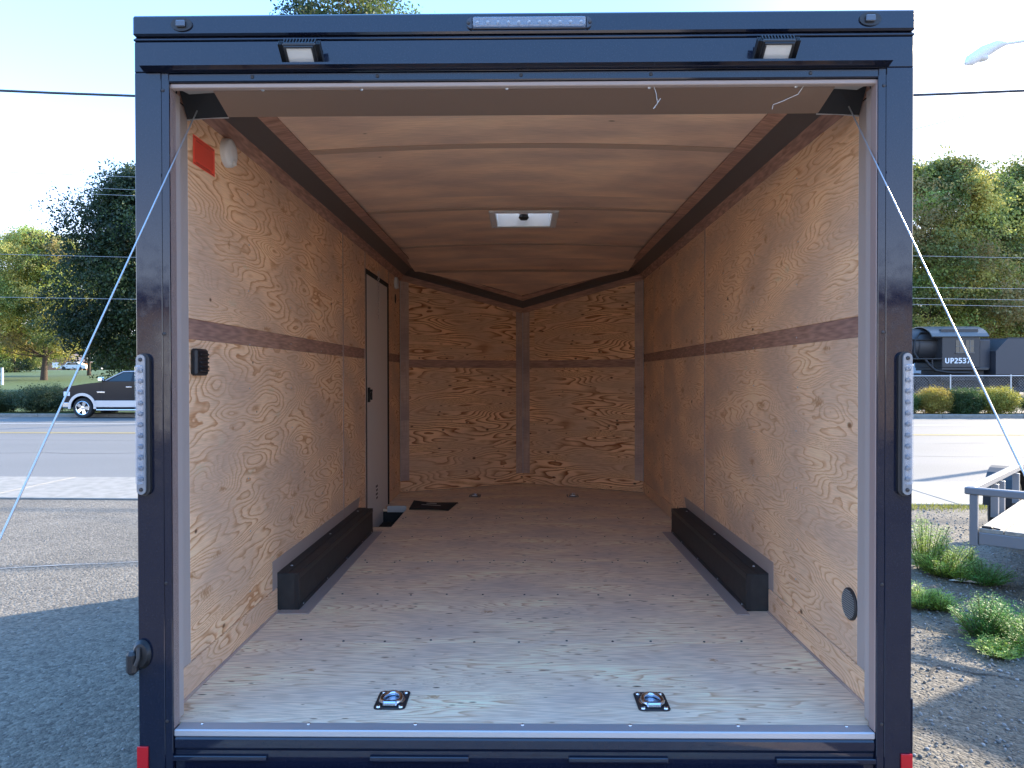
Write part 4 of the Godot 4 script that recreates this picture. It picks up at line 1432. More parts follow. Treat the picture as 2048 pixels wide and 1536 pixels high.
func build_truck() -> void:
	# own axes: x runs back from the front bumper, the near side is z = 0
	var o := thing("pickup_truck", "black and silver two-tone pickup truck standing at the far kerb", "pickup truck", Vector3(-18.27, -0.035, -29.15), -0.04)
	var poly := PackedVector2Array([Vector2(0.06, 0.55), Vector2(0.05, 0.74), Vector2(0.05, 1.10), Vector2(0.10, 1.20), Vector2(0.22, 1.25), Vector2(0.9, 1.355), Vector2(1.55, 1.43), Vector2(1.66, 1.45), Vector2(3.98, 1.45), Vector2(4.0, 1.38), Vector2(5.74, 1.38), Vector2(5.78, 1.30), Vector2(5.78, 0.55)])
	poly.append_array(arc(4.55, 0.42, 0.49, 0.0, PI, 12))
	poly.append(Vector2(4.06, 0.40))
	poly.append(Vector2(1.32, 0.40))
	poly.append_array(arc(0.83, 0.42, 0.49, 0.0, PI, 12))
	poly.append(Vector2(0.33, 0.50))
	var bd := MB.new()
	bd.prism(poly, -1.92, Transform3D(Basis(), Vector3(0, 0, -0.03)))
	bd.box(Vector3(0.11, 1.12, -1.90), Vector3(0.95, 1.255, -0.10), 0.06)
	part("body", bd, M.truck_black, o)
	var cab := MB.new()
	var lo := [Vector3(1.60, 1.449, -0.07), Vector3(3.98, 1.449, -0.07), Vector3(3.98, 1.449, -1.91), Vector3(1.60, 1.449, -1.91)]
	var hi := [Vector3(2.36, 1.86, -0.25), Vector3(3.78, 1.88, -0.25), Vector3(3.78, 1.88, -1.73), Vector3(2.36, 1.86, -1.73)]
	for k in 4:
		var j := (k + 1) % 4
		cab.quad(lo[k], lo[j], hi[j], hi[k], (lo[k] + lo[j]) * 0.5 - Vector3(2.8, 1.449, -0.99))
	cab.quad(hi[0], hi[1], hi[2], hi[3], Vector3.UP)
	cab.box(Vector3(2.38, 1.861, -1.70), Vector3(3.75, 1.90, -0.28), 0.02)
	var c := part("cab", cab, M.truck_black, o)
	for side in [0, 1]:
		var zf := func(y: float) -> float:
			var t := (y - 1.449) / 0.42
			return (-0.07 - 0.18 * t + 0.006) if side == 0 else (-1.91 + 0.18 * t - 0.006)
		for w in [[[1.86, 1.47], [2.80, 1.47], [2.80, 1.81], [2.42, 1.81]], [[2.90, 1.47], [3.86, 1.47], [3.72, 1.82], [2.90, 1.82]]]:
			var pts := []
			for q in w:
				pts.append(Vector3(q[0], q[1], zf.call(q[1])))
			var g := MB.new()
			g.slab(pts, Vector3(0, 0.3, 1 if side == 0 else -1), 0.004)
			part("window", g, M.glass_dark, c)
		var st := MB.new()
		var y0 := 1.84
		st.tube([Vector3(1.75, 1.49, zf.call(1.49)), Vector3(2.05, 1.66, zf.call(1.66)), Vector3(2.40, y0, zf.call(y0)), Vector3(2.9, y0 + 0.015, zf.call(y0)), Vector3(3.75, y0 + 0.02, zf.call(y0))], 0.022, 6)
		part("window_moulding", st, M.silver, c)
	var ws := MB.new()
	ws.slab([Vector3(1.655, 1.485, -0.18), Vector3(1.655, 1.485, -1.80), Vector3(2.315, 1.84, -1.66), Vector3(2.315, 1.84, -0.32)], Vector3(-1, 1, 0), 0.004)
	part("windscreen", ws, M.glass_dark, c)
	for z in [-0.028, -1.952]:
		var s := 1.0 if z > -1 else -1.0
		for wx in [0.83, 4.55]:
			var fl := MB.new()
			var pts := arc(wx, 0.42, 0.58, -0.1, PI + 0.1, 18)
			pts.append_array(arc(wx, 0.42, 0.47, PI + 0.1, -0.1, 18))
			fl.prism(pts, 0.03 * s, Transform3D(Basis(), Vector3(0, 0, z)))
			part("wheel_arch_flare", fl, M.silver, o)
			var xf := Transform3D(Basis(Vector3.RIGHT, PI / 2 * s), Vector3(wx, 0.40, z - 0.13 * s))
			var ty := MB.new()
			ty.lathe([Vector2(0.26, -0.13), Vector2(0.37, -0.14), Vector2(0.40, -0.10), Vector2(0.40, 0.10), Vector2(0.37, 0.14), Vector2(0.27, 0.135), Vector2(0.265, 0.10)], 30, xf)
			var wh := part("wheel", ty, M.rubber, o)
			var rm := MB.new()
			rm.lathe([Vector2(0.27, 0.132), Vector2(0.245, 0.12), Vector2(0.235, 0.07), Vector2(0.0001, 0.05)], 30, xf)
			part("rim", rm, M.dark_steel, wh)
			var sp := MB.new()
			for k in 5:
				var a := TAU * k / 5.0
				var d := Vector3(cos(a), 0, sin(a))
				var t := Vector3(-sin(a), 0, cos(a))
				sp.slab([xf * (d * 0.04 + t * 0.045 + Vector3.UP * 0.115), xf * (d * 0.04 - t * 0.045 + Vector3.UP * 0.115), xf * (d * 0.25 - t * 0.07 + Vector3.UP * 0.125), xf * (d * 0.25 + t * 0.07 + Vector3.UP * 0.125)], xf.basis.y, 0.03)
			sp.lathe([Vector2(0.285, 0.134), Vector2(0.268, 0.142), Vector2(0.245, 0.125)], 30, xf)
			sp.lathe([Vector2(0.07, 0.10), Vector2(0.065, 0.135), Vector2(0.0001, 0.14)], 14, xf)
			part("spokes", sp, M.chrome, wh)
		var tr := MB.new()
		tr.box(Vector3(1.36, 0.44, minf(z, z + 0.022 * s)), Vector3(4.02, 0.70, maxf(z, z + 0.022 * s)), 0.008)
		tr.box(Vector3(5.10, 0.56, minf(z, z + 0.022 * s)), Vector3(5.76, 0.70, maxf(z, z + 0.022 * s)), 0.008)
		part("lower_panel", tr, M.silver, o)
		var rb := MB.new()
		rb.tube([Vector3(1.45, 0.33, z + 0.06 * s), Vector3(3.95, 0.33, z + 0.06 * s)], 0.035, 8)
		part("side_step", rb, M.chrome, o)
		var dh := MB.new()
		dh.box(Vector3(2.62, 1.22, minf(z, z + 0.03 * s)), Vector3(2.86, 1.25, maxf(z, z + 0.03 * s)), 0.006)
		part("door_handle", dh, M.chrome, o)
		var bg := MB.new()
		bg.box(Vector3(1.42, 1.045, minf(z, z + 0.012 * s)), Vector3(1.75, 1.06, maxf(z, z + 0.012 * s)), 0.003)
		bg.box(Vector3(1.44, 1.005, minf(z, z + 0.012 * s)), Vector3(1.75, 1.035, maxf(z, z + 0.012 * s)), 0.003)
		part("side_badge", bg, M.chrome, o)
		var mr := MB.new()
		mr.box(Vector3(1.57, 1.46, minf(z - 0.02 * s, z + 0.20 * s)), Vector3(1.73, 1.63, maxf(z - 0.02 * s, z + 0.20 * s)), 0.03)
		part("mirror", mr, M.chrome, o)
		var hd := MB.new()
		hd.box(Vector3(0.035, 0.86, minf(z + 0.004 * s, z - 0.42 * s)), Vector3(0.34, 1.08, maxf(z + 0.004 * s, z - 0.42 * s)), 0.03)
		part("headlight", hd, M.lens_white, o)
		for x in [1.62, 2.87, 3.93]:
			var dl := MB.new()
			dl.box(Vector3(x - 0.006, 0.72, minf(z, z + 0.0015 * s)), Vector3(x + 0.006, 1.44, maxf(z, z + 0.0015 * s)))
			part("door_gap", dl, M.rubber, o)
	var bp := MB.new()
	bp.box(Vector3(-0.03, 0.40, -1.96), Vector3(0.30, 0.66, -0.02), 0.05)
	part("front_bumper", bp, M.chrome, o)
	var rp := MB.new()
	rp.box(Vector3(5.75, 0.45, -1.92), Vector3(5.90, 0.64, -0.06), 0.04)
	part("rear_bumper", rp, M.chrome, o)
	var gr := MB.new()
	gr.box(Vector3(0.02, 0.70, -1.45), Vector3(0.049, 1.14, -0.53), 0.01)
	part("grille", gr, M.dark_steel, o)
	var un := MB.new()
	un.box(Vector3(0.35, 0.34, -1.7), Vector3(5.6, 0.55, -0.28))
	part("underbody", un, M.rubber, o)

func build_locomotive() -> void:
	# own axes: x to the right along the track, near side z = 0
	var o := thing("steam_locomotive", "black steam locomotive whose cab carries white lettering, behind the wire fence", "locomotive", Vector3(23.68, 0.10, -41.5), -0.02)
	var cab := MB.new()
	cab.box(Vector3(-0.25, 1.95, -3.0), Vector3(1.80, 3.80, 0.0), 0.02)
	cab.box(Vector3(-0.25, 1.80, -2.9), Vector3(2.3, 1.948, -0.02), 0.02)
	var c := part("cab", cab, M.loco, o)
	var rf := MB.new()
	var pts := PackedVector2Array()
	for k in 13:
		var a := PI * (0.12 + 0.76 * k / 12.0)
		pts.append(Vector2(-1.5 + cos(a) * 1.72, 3.25 + sin(a) * 1.02))
	var inner := pts.duplicate()
	inner.reverse()
	for q in inner:
		pts.append(Vector2(-1.5 + (q.x + 1.5) * 0.97, q.y - 0.05))
	rf.prism(pts, 3.1, Transform3D(Basis(Vector3(0, 0, 1), Vector3.UP, Vector3(1, 0, 0)), Vector3(-0.85, 0.05, 0)))
	part("cab_roof", rf, M.loco_roof, c)
	var wall2 := MB.new()
	wall2.box(Vector3(-0.25, 3.801, -2.85), Vector3(1.80, 4.10, -0.15), 0.02)
	part("cab_upper", wall2, M.loco, c)
	for x in [0.48, 1.02]:
		var w := MB.new()
		w.box(Vector3(x, 2.78, 0.0005), Vector3(x + 0.44, 3.48, 0.02), 0.004)
		var wn := part("window", w, M.glass_dark, c)
		var f := MB.new()
		f.box(Vector3(x + 0.20, 2.78, 0.0205), Vector3(x + 0.24, 3.48, 0.035))
		f.box(Vector3(x, 3.11, 0.0205), Vector3(x + 0.44, 3.15, 0.034))
		f.box(Vector3(x - 0.03, 2.74, 0.0005), Vector3(x + 0.47, 2.779, 0.06))
		part("glazing_bar", f, M.loco_roof, wn)
	var tm := TextMesh.new()
	tm.text = "UP2537"
	var sf := SystemFont.new()
	sf.font_names = PackedStringArray(["Droid Sans"])
	sf.font_weight = 700
	tm.font = sf
	tm.font_size = 32
	tm.pixel_size = 0.0125
	tm.depth = 0.01
	var tx := MeshInstance3D.new()
	tx.name = "lettering"
	tx.mesh = tm
	tx.material_override = M.letter
	tx.position = Vector3(0.58, 2.32, 0.006)
	var bbw := tm.get_aabb().size.x
	if bbw > 0.01:
		tx.scale = Vector3(1.38 / bbw, 0.30 / maxf(0.05, tm.get_aabb().size.y), 1.0)
	c.add_child(tx, true)
	var bo := MB.new()
	bo.tube([Vector3(-0.24, 3.20, -1.5), Vector3(-2.4, 3.20, -1.5), Vector3(-4.5, 3.12, -1.5), Vector3(-9.0, 3.05, -1.5)], [0.98, 0.98, 0.92, 0.85], 28)
	var b := part("boiler", bo, M.loco, o)
	for x in [-1.2, -2.3, -3.5, -4.8, -6.2, -7.6]:
		var bn := MB.new()
		bn.tube([Vector3(x, 3.15, -1.5), Vector3(x - 0.07, 3.15, -1.5)], 1.0, 28)
		part("boiler_band", bn, M.loco_dark, b)
	var dm := MB.new()
	dm.lathe([Vector2(0.42, 3.9), Vector2(0.40, 4.4), Vector2(0.25, 4.62), Vector2(0.0001, 4.68)], 16, Transform3D(Basis(), Vector3(-3.0, 0, -1.5)))
	dm.lathe([Vector2(0.36, 3.9), Vector2(0.33, 4.35), Vector2(0.2, 4.5), Vector2(0.0001, 4.52)], 16, Transform3D(Basis(), Vector3(-5.2, 0, -1.5)))
	dm.lathe([Vector2(0.30, 3.8), Vector2(0.26, 4.5), Vector2(0.32, 4.75), Vector2(0.25, 4.75), Vector2(0.22, 4.5)], 16, Transform3D(Basis(), Vector3(-8.3, 0, -1.5)))
	part("dome", dm, M.loco, b)
	var pp := MB.new()
	pp.tube([Vector3(-0.2, 3.9, -0.9), Vector3(-1.1, 3.95, -0.75), Vector3(-1.5, 3.5, -0.52), Vector3(-1.55, 2.8, -0.5), Vector3(-1.4, 2.45, -0.35)], 0.06, 8)
	pp.tube([Vector3(-0.2, 3.5, -0.5), Vector3(-2.6, 3.55, -0.5), Vector3(-6.0, 3.45, -0.55)], 0.04, 8)
	pp.tube([Vector3(-1.15, 2.42, -0.1), Vector3(-0.95, 2.1, -0.05), Vector3(-0.6, 1.78, -0.05), Vector3(0.2, 1.66, -0.05), Vector3(1.3, 1.66, -0.05)], 0.07, 8)
	pp.tube([Vector3(-0.75, 2.42, -0.1), Vector3(-0.75, 1.9, -0.1)], 0.05, 8)
	pp.tube([Vector3(-2.2, 2.42, -0.15), Vector3(-2.2, 2.1, -0.15), Vector3(-2.6, 1.95, -0.15)], 0.035, 8)
	part("pipework", pp, M.loco_dark, o)
	var rb := MB.new()
	rb.box(Vector3(-9.0, 2.40, -2.95), Vector3(-0.251, 2.47, -0.02), 0.01)
	part("running_board", rb, M.loco_dark, o)
	var fr := MB.new()
	for z in [-0.75, -2.35]:
		fr.box(Vector3(-9.2, 0.85, z - 0.06), Vector3(2.3, 1.50, z + 0.06), 0.02)
	fr.box(Vector3(-0.20, 1.2, -2.4), Vector3(2.2, 1.799, -0.3), 0.02)
	fr.box(Vector3(-9.6, 0.8, -2.6), Vector3(-9.0, 1.5, -0.4), 0.03)
	fr.box(Vector3(-1.0, 0.45, -2.3), Vector3(2.4, 1.199, -0.7), 0.03)
	part("frame", fr, M.loco_dark, o)
	for z in [-0.62, -2.48]:
		for q in [[-6.6, 0.80], [-4.85, 0.80], [-3.1, 0.80], [-1.35, 0.80], [-8.6, 0.42], [0.9, 0.50]]:
			var s := 1.0 if z > -1 else -1.0
			var r: float = q[1]
			var xf := Transform3D(Basis(Vector3.RIGHT, PI / 2 * s), Vector3(q[0], r + 0.02, z))
			var w := MB.new()
			w.lathe([Vector2(r * 0.84, 0.0), Vector2(r * 1.03, 0.0), Vector2(r, 0.04), Vector2(r, 0.15), Vector2(r * 0.88, 0.16), Vector2(r * 0.86, 0.03), Vector2(r * 0.2, 0.06), Vector2(r * 0.2, 0.2), Vector2(0.0001, 0.2)], 28, xf)
			var wh := part("wheel", w, M.loco_dark, o)
			var sp := MB.new()
			for k in 12:
				var a := TAU * k / 12.0
				sp.tube([xf * Vector3(cos(a) * r * 0.15, 0.10, sin(a) * r * 0.15), xf * Vector3(cos(a) * r * 0.87, 0.10, sin(a) * r * 0.87)], 0.03, 4, false)
			part("spokes", sp, M.loco_dark, wh)
		var rod := MB.new()
		var zz: float = z + (0.25 if z > -1 else -0.25)
		rod.box(Vector3(-6.7, 0.55, zz - 0.03), Vector3(-1.2, 0.68, zz + 0.03), 0.01)
		part("coupling_rod", rod, M.dark_steel, o)
	var t := thing("locomotive_tender", "tall dark tender coupled behind the lettered locomotive cab", "tender", Vector3(23.75, 0.10, -41.5), -0.02)
	var tb := MB.new()
	tb.prism(PackedVector2Array([Vector2(2.6, 1.55), Vector2(2.6, 2.85), Vector2(3.25, 3.55), Vector2(11.0, 3.55), Vector2(11.0, 1.55)]), -3.0, Transform3D(Basis(), Vector3(0, 0, 0.0)))
	tb.box(Vector3(2.0, 1.85, -2.6), Vector3(2.599, 3.5, -0.5), 0.03)
	part("tank", tb, M.tender_paint, t)
	var te := MB.new()
	te.box(Vector3(3.3, 3.551, -2.9), Vector3(10.8, 3.70, -2.8))
	te.box(Vector3(3.3, 3.551, -0.2), Vector3(10.8, 3.62, -0.1))
	te.box(Vector3(2.6, 1.40, -2.9), Vector3(11.1, 1.549, -0.1), 0.02)
	te.box(Vector3(2.7, 0.55, -2.2), Vector3(11.0, 1.399, -0.8), 0.03)
	part("tank_edge", te, M.loco_dark, t)
	for x in [3.6, 5.0, 8.2, 9.6]:
		for z in [-0.62, -2.48]:
			var s := 1.0 if z > -1 else -1.0
			var w := MB.new()
			w.lathe([Vector2(0.3, 0.0), Vector2(0.48, 0.0), Vector2(0.46, 0.04), Vector2(0.46, 0.14), Vector2(0.2, 0.10), Vector2(0.12, 0.16), Vector2(0.0001, 0.18)], 24, Transform3D(Basis(Vector3.RIGHT, PI / 2 * s), Vector3(x, 0.48, z)))
			part("wheel", w, M.loco_dark, t)
	for x in [4.3, 8.9]:
		for z in [-0.45, -2.55]:
			var bg := MB.new()
			bg.box(Vector3(x - 1.2, 0.55, z - 0.08), Vector3(x + 1.2, 0.85, z + 0.08), 0.03)
			bg.box(Vector3(x - 0.25, 0.86, z - 0.08), Vector3(x + 0.25, 1.39, z + 0.08), 0.03)
			part("bogie_frame", bg, M.loco_dark, t)

func build_street() -> void:
	# wire fence in front of the locomotive
	var f := thing("wire_fence", "grey chain-link fence with a top rail, in front of the locomotive", "fence", Vector3(22.1, 0.09, -38.4), -0.02)
	for k in range(-4, 6):
		var ps := MB.new()
		ps.tube([Vector3(k * 3.05, 0, 0), Vector3(k * 3.05, 1.56, 0)], 0.032, 8)
		part("post", ps, M.galv, f)
	var rl := MB.new()
	rl.tube([Vector3(-12.2, 1.49, 0), Vector3(15.25, 1.49, 0)], 0.026, 8)
	part("top_rail", rl, M.galv, f)
	var wr := MB.new()
	for k in 190:
		var x := -13.6 + k * 0.15
		for s in [-1.0, 1.0]:
			var a := Vector3(x + (1.4 if s < 0 else 0.0), 0.05, 0.035)
			var b := a + Vector3(1.4 * s, 1.4, 0)
			wr.quad(a, a + Vector3(0.006, 0, 0), b + Vector3(0.006, 0, 0), b, Vector3.BACK)
	stuff(part("wire_mesh", wr, M.galv, f))
	# pale building glimpsed under the boiler
	var o := thing("white_building", "bright white low building glimpsed under the locomotive boiler", "building", Vector3(18.6, 0.05, -47.0))
	var wl := MB.new()
	wl.box(Vector3(0, 0, -5), Vector3(8, 2.8, 0))
	part("wall", wl, M.white_wall, o)
	var rf := MB.new()
	rf.prism(PackedVector2Array([Vector2(0.3, 2.8), Vector2(-2.5, 3.3), Vector2(-5.3, 2.8)]), 8.6, Transform3D(Basis(Vector3(0, 0, 1), Vector3.UP, Vector3(1, 0, 0)), Vector3(-0.3, 0.001, 0)))
	part("roof", rf, M.loco_roof, o)
	# the house and the car in the park's far corner
	var gy := rise(-86.0, 143.0)
	var h := thing("tan_house", "small tan gabled house far across the park beside a tree trunk", "house", Vector3(-87.5, gy - 0.1, -140.0), 0.25)
	var hw := MB.new()
	hw.prism(PackedVector2Array([Vector2(-2.5, 0), Vector2(2.5, 0), Vector2(2.5, 2.1), Vector2(0, 3.7), Vector2(-2.5, 2.1)]), -8.0)
	part("wall", hw, M.tan_wall, h)
	var hr := MB.new()
	for s in [-1.0, 1.0]:
		hr.slab([Vector3(s * 2.8, 1.95, 0.4), Vector3(0, 3.8, 0.4), Vector3(0, 3.8, -8.4), Vector3(s * 2.8, 1.95, -8.4)], Vector3(s, 1, 0), -0.12)
	part("roof", hr, M.brown_metal, h)
	for x in [-1.8, 0.6]:
		var wd := MB.new()
		wd.box(Vector3(x, 0.9, 0.001), Vector3(x + 1.1, 1.9, 0.05), 0.01)
		part("window", wd, M.white_plastic, h)
	var gy2 := rise(-78.0, 128.0)
	var cr := thing("white_car", "white car parked far across the park beside the tan house", "car", Vector3(-79.5, gy2, -126.0), 0.1)
	var cb := MB.new()
	cb.prism(PackedVector2Array([Vector2(0, 0.3), Vector2(0.05, 0.75), Vector2(1.0, 0.9), Vector2(1.5, 1.4), Vector2(3.0, 1.42), Vector2(3.7, 0.95), Vector2(4.4, 0.85), Vector2(4.45, 0.3)]), -1.75)
	part("body", cb, M.white_paint, cr)
	var cg := MB.new()
	cg.prism(PackedVector2Array([Vector2(1.2, 0.92), Vector2(1.6, 1.33), Vector2(2.9, 1.35), Vector2(3.4, 0.95)]), -1.77, Transform3D(Basis(), Vector3(0, 0, 0.01)))
	part("window", cg, M.glass_dark, cr)
	for x in [0.85, 3.5]:
		for z in [-0.1, -1.65]:
			var w := MB.new()
			w.lathe([Vector2(0.0001, -0.12), Vector2(0.32, -0.12), Vector2(0.32, 0.12), Vector2(0.0001, 0.12)], 16, Transform3D(Basis(Vector3.RIGHT, PI / 2), Vector3(x, 0.32, z)))
			part("wheel", w, M.rubber, cr)
	var pw := MB.new()
	var gy3 := rise(-42.3, 60.0)
	pw.tube([Vector3(-42.5, gy3 - 0.2, -60.0), Vector3(-42.5, gy3 + 1.35, -60.0)], 0.10, 8)
	single("park_post", pw, M.white_paint, "short pale post at the edge of the park lawn, far left", "post")
	# street lamp on the right
	var l := thing("street_lamp", "pale cobra-head street lamp on a long curved arm, upper right", "street lamp", Vector3(16.08, -0.42, -18.0))
	var pole := MB.new()
	pole.tube([Vector3(0, 0, 0), Vector3(0, 5, 0), Vector3(0, 9.3, 0)], [0.12, 0.10, 0.075], 12)
	part("pole", pole, M.galv, l)
	var arm := MB.new()
	arm.tube([Vector3(0, 9.2, 0), Vector3(-1.2, 9.95, 0), Vector3(-2.6, 10.25, 0), Vector3(-4.6, 9.96, 0)], [0.05, 0.045, 0.04, 0.035], 8)
	part("arm", arm, M.lamp_metal, l)
	var hd := MB.new()
	hd.tube([Vector3(-4.45, 9.99, 0), Vector3(-4.65, 9.95, 0), Vector3(-4.95, 9.80, 0), Vector3(-5.30, 9.58, 0), Vector3(-5.40, 9.51, 0)], [0.05, 0.11, 0.15, 0.13, 0.04], 12)
	part("lamp_head", hd, M.lamp_metal, l)
	var gl := MB.new()
	gl.ball(Vector3(-5.03, 9.66, 0), Vector3(0.20, 0.10, 0.12))
	part("lens", gl, M.lens_white, l)
	# overhead cables, each hung between two points
	var hang := func(a: Vector3, b: Vector3, sag: float, r: float, m: Material, label: String, kind: String):
		var pts := []
		for k in 25:
			var t := k / 24.0
			pts.append(a.lerp(b, t) - Vector3(0, sag * 4.0 * t * (1.0 - t), 0))
		var mb := MB.new()
		mb.tube(pts, r, 5, false)
		single("overhead_cable", mb, m, label, "cable", kind)
	hang.call(Vector3(-31, 10.7, -20.0), Vector3(32, 10.45, -20.0), 1.6, 0.036, M.wire, "thick black overhead cable crossing the sky behind the cargo trailer", "overhead cables")
	var ends := [[337, 346, "topmost of the three thin power lines left of the trailer", 0.009], [362, 372, "middle of the three thin power lines left of the trailer", 0.009], [375, 384, "lowest of the three thin power lines left of the trailer", 0.009], [503, 509, "thin power line crossing the dark tree left of the trailer", 0.009], [590, 594, "lowest thin power line crossing the tree crowns left of the trailer", 0.009]]
	for e in ends:
		var d := 31.0
		var k := d / 1479.0
		var ya: float = 1.6 + (752.0 - (e[0] - (e[1] - e[0]) * 0.9)) * k
		var yb: float = 1.6 + (752.0 - (e[1] + (e[1] - e[0]) * 2.3)) * k
		hang.call(Vector3((-250.0 - 1043.0) * k, ya, -d), Vector3((920.0 - 1043.0) * k, yb, -d - 1.0), 0.0, e[3], M.wire_light, e[2], "thin power lines over the street on the left")
	for e in [[515, 520, "upper thin power line crossing the right hand trees", 0.009, M.wire_light], [577, 581, "upper of three close power lines low across the right hand trees", 0.009, M.wire_light], [599, 603, "middle of three close power lines low across the right hand trees", 0.009, M.wire_light], [611, 616, "lowest of three close power lines over the locomotive", 0.009, M.wire_light]]:
		var d := 34.0
		var k := d / 1479.0
		var sl: float = (e[1] - e[0]) / 220.0
		hang.call(Vector3((1150.0 - 1043.0) * k, 1.6 + (752.0 - (e[0] - sl * 678.0)) * k, -d), Vector3((2500.0 - 1043.0) * k, 1.6 + (752.0 - (e[1] + sl * 452.0)) * k, -d), 0.0, e[3], e[4], e[2], "thin power lines over the street on the right")
	hang.call(Vector3(8.0, 7.0, -17.0), Vector3(16.3, 9.9, -18.0), 0.25, 0.010, M.wire_light, "slanting service wire running down from the street lamp", "")
	var up := thing("utility_pole", "brown wooden power pole carrying the thin power lines", "utility pole", Vector3(-2.58, 0.09, -32.0))
	var um := MB.new()
	um.tube([Vector3(0, -0.2, 0), Vector3(0, 11.2, 0)], [0.17, 0.11], 12)
	part("pole", um, M.wood_pole, up)
	var ua := MB.new()
	ua.box(Vector3(-0.06, 9.5, -1.2), Vector3(0.06, 9.65, 1.2), 0.01)
	part("cross_arm", ua, M.wood_pole, up)

# ---------------------------------------------------------------- plants
func leaf_cluster(sd: int, n: int, size: float, narrow := 0.5) -> ArrayMesh:
	var rng := RandomNumberGenerator.new()
	rng.seed = sd
	var mb := MB.new()
	mb.colored = true
	for i in n:
		var at := Vector3(rng.randfn(), rng.randfn(), rng.randfn()) * 0.42
		var d := Vector3(rng.randf() - 0.5, rng.randf() - 0.65, rng.randf() - 0.5).normalized()
		var s := d.cross(Vector3(rng.randf() - 0.5, rng.randf() + 0.2, rng.randf() - 0.5)).normalized()
		var l := size * rng.randf_range(0.7, 1.3)
		var g := rng.randf_range(0.75, 1.25)
		mb.c = Color(g, g, g * 0.95)
		var up := d.cross(s)
		var w := s * l * narrow * 0.5
		var m := at + d * l * 0.45 + up * l * 0.06
		mb.tri(at, m + w, at + d * l, up)
		mb.tri(at, m - w, at + d * l, up)
	return mb.mesh()

func scatter(called: String, mesh: Mesh, where: Array, colors: Array, m: Material, parent: Node3D) -> MultiMeshInstance3D:
	var mm := MultiMesh.new()
	mm.transform_format = MultiMesh.TRANSFORM_3D
	mm.use_colors = true
	mm.mesh = mesh
	mm.instance_count = where.size()
	for i in where.size():
		mm.set_instance_transform(i, where[i])
		mm.set_instance_color(i, colors[i])
	var o := MultiMeshInstance3D.new()
	o.multimesh = mm
	o.material_override = m
	o.name = called
	parent.add_child(o, true)
	return o

func spin(rng: RandomNumberGenerator) -> Basis:
	return Basis(Vector3(rng.randfn(), rng.randfn(), rng.randfn()).normalized(), rng.randf() * TAU)

func tree(called: String, label: String, at: Vector3, h: float, base: float, r: float, sd: int, tints: Array, clumps: int, per: int, leaf: Mesh, group: String, bare := 0.0) -> void:
	var rng := RandomNumberGenerator.new()
	rng.seed = sd
	var o := thing(called, label, "tree", at, 0.0, group)
	var tr := MB.new()
	var lean := Vector3(rng.randf_range(-0.04, 0.04), 1, rng.randf_range(-0.04, 0.04))
	var th := h * 0.8
	var tw := h * 0.019
	var pts := []
	var rad := []
	for k in 7:
		var t := k / 6.0
		pts.append(lean * th * t + Vector3(sin(t * 5.0 + sd) * 0.15 * t, -0.15 if k == 0 else 0.0, cos(t * 4.0 + sd) * 0.15 * t))
		rad.append(tw * (1.35 if k == 0 else 1.0 - 0.85 * t))
	tr.tube(pts, rad, 9)
	part("trunk", tr, M.bark, o)
	var lb := MB.new()
	var where := []
	var colors := []
	for c in clumps:
		# clump centres fill the crown's outline, more of them outside
		var u := pow(rng.randf(), 0.8)
		var y := lerpf(base, h, u)
		var prof := sqrt(clampf(1.0 - pow((u - 0.36) / 0.70, 2.0), 0.02, 1.0))
		var rr := r * prof * sqrt(rng.randf_range(0.12, 1.0)) * rng.randf_range(0.86, 1.10)
		var an := rng.randf() * TAU
		var cp := Vector3(cos(an) * rr, y, sin(an) * rr)
		var cr := r * (1.0 + bare) * rng.randf_range(0.17, 0.30) * (0.75 if u > 0.85 else 1.0)
		if c % 2 == 0:
			var sy := clampf(y - rr * 0.75, base * 0.8, th * 0.95)
			var s0: Vector3 = lean * sy
			var w := maxf(0.02, tw * 0.30 * (1.0 - u * 0.6))
			lb.tube([s0, s0.lerp(cp, 0.5) + Vector3(0, -0.2, 0), cp], [w, w * 0.65, w * 0.25], 5, false)
		var tint: Color = (tints[rng.randi() % tints.size()] as Color) * rng.randf_range(0.75, 1.2)
		for i in per:
			var d := Vector3(rng.randfn(), rng.randfn() * 0.75, rng.randfn()) * 0.52
			if d.length() > 1.5:
				d *= 0.7
			where.append(Transform3D(spin(rng).scaled(Vector3.ONE * rng.randf_range(0.30, 0.55)), cp + d * cr))
			var g := rng.randf_range(0.8, 1.2)
			colors.append(Color(tint.r * g * rng.randf_range(0.9, 1.15), tint.g * g, tint.b * g))
	part("branches", lb, M.bark, o)
	stuff(scatter("foliage", leaf, where, colors, M.leaf, o))

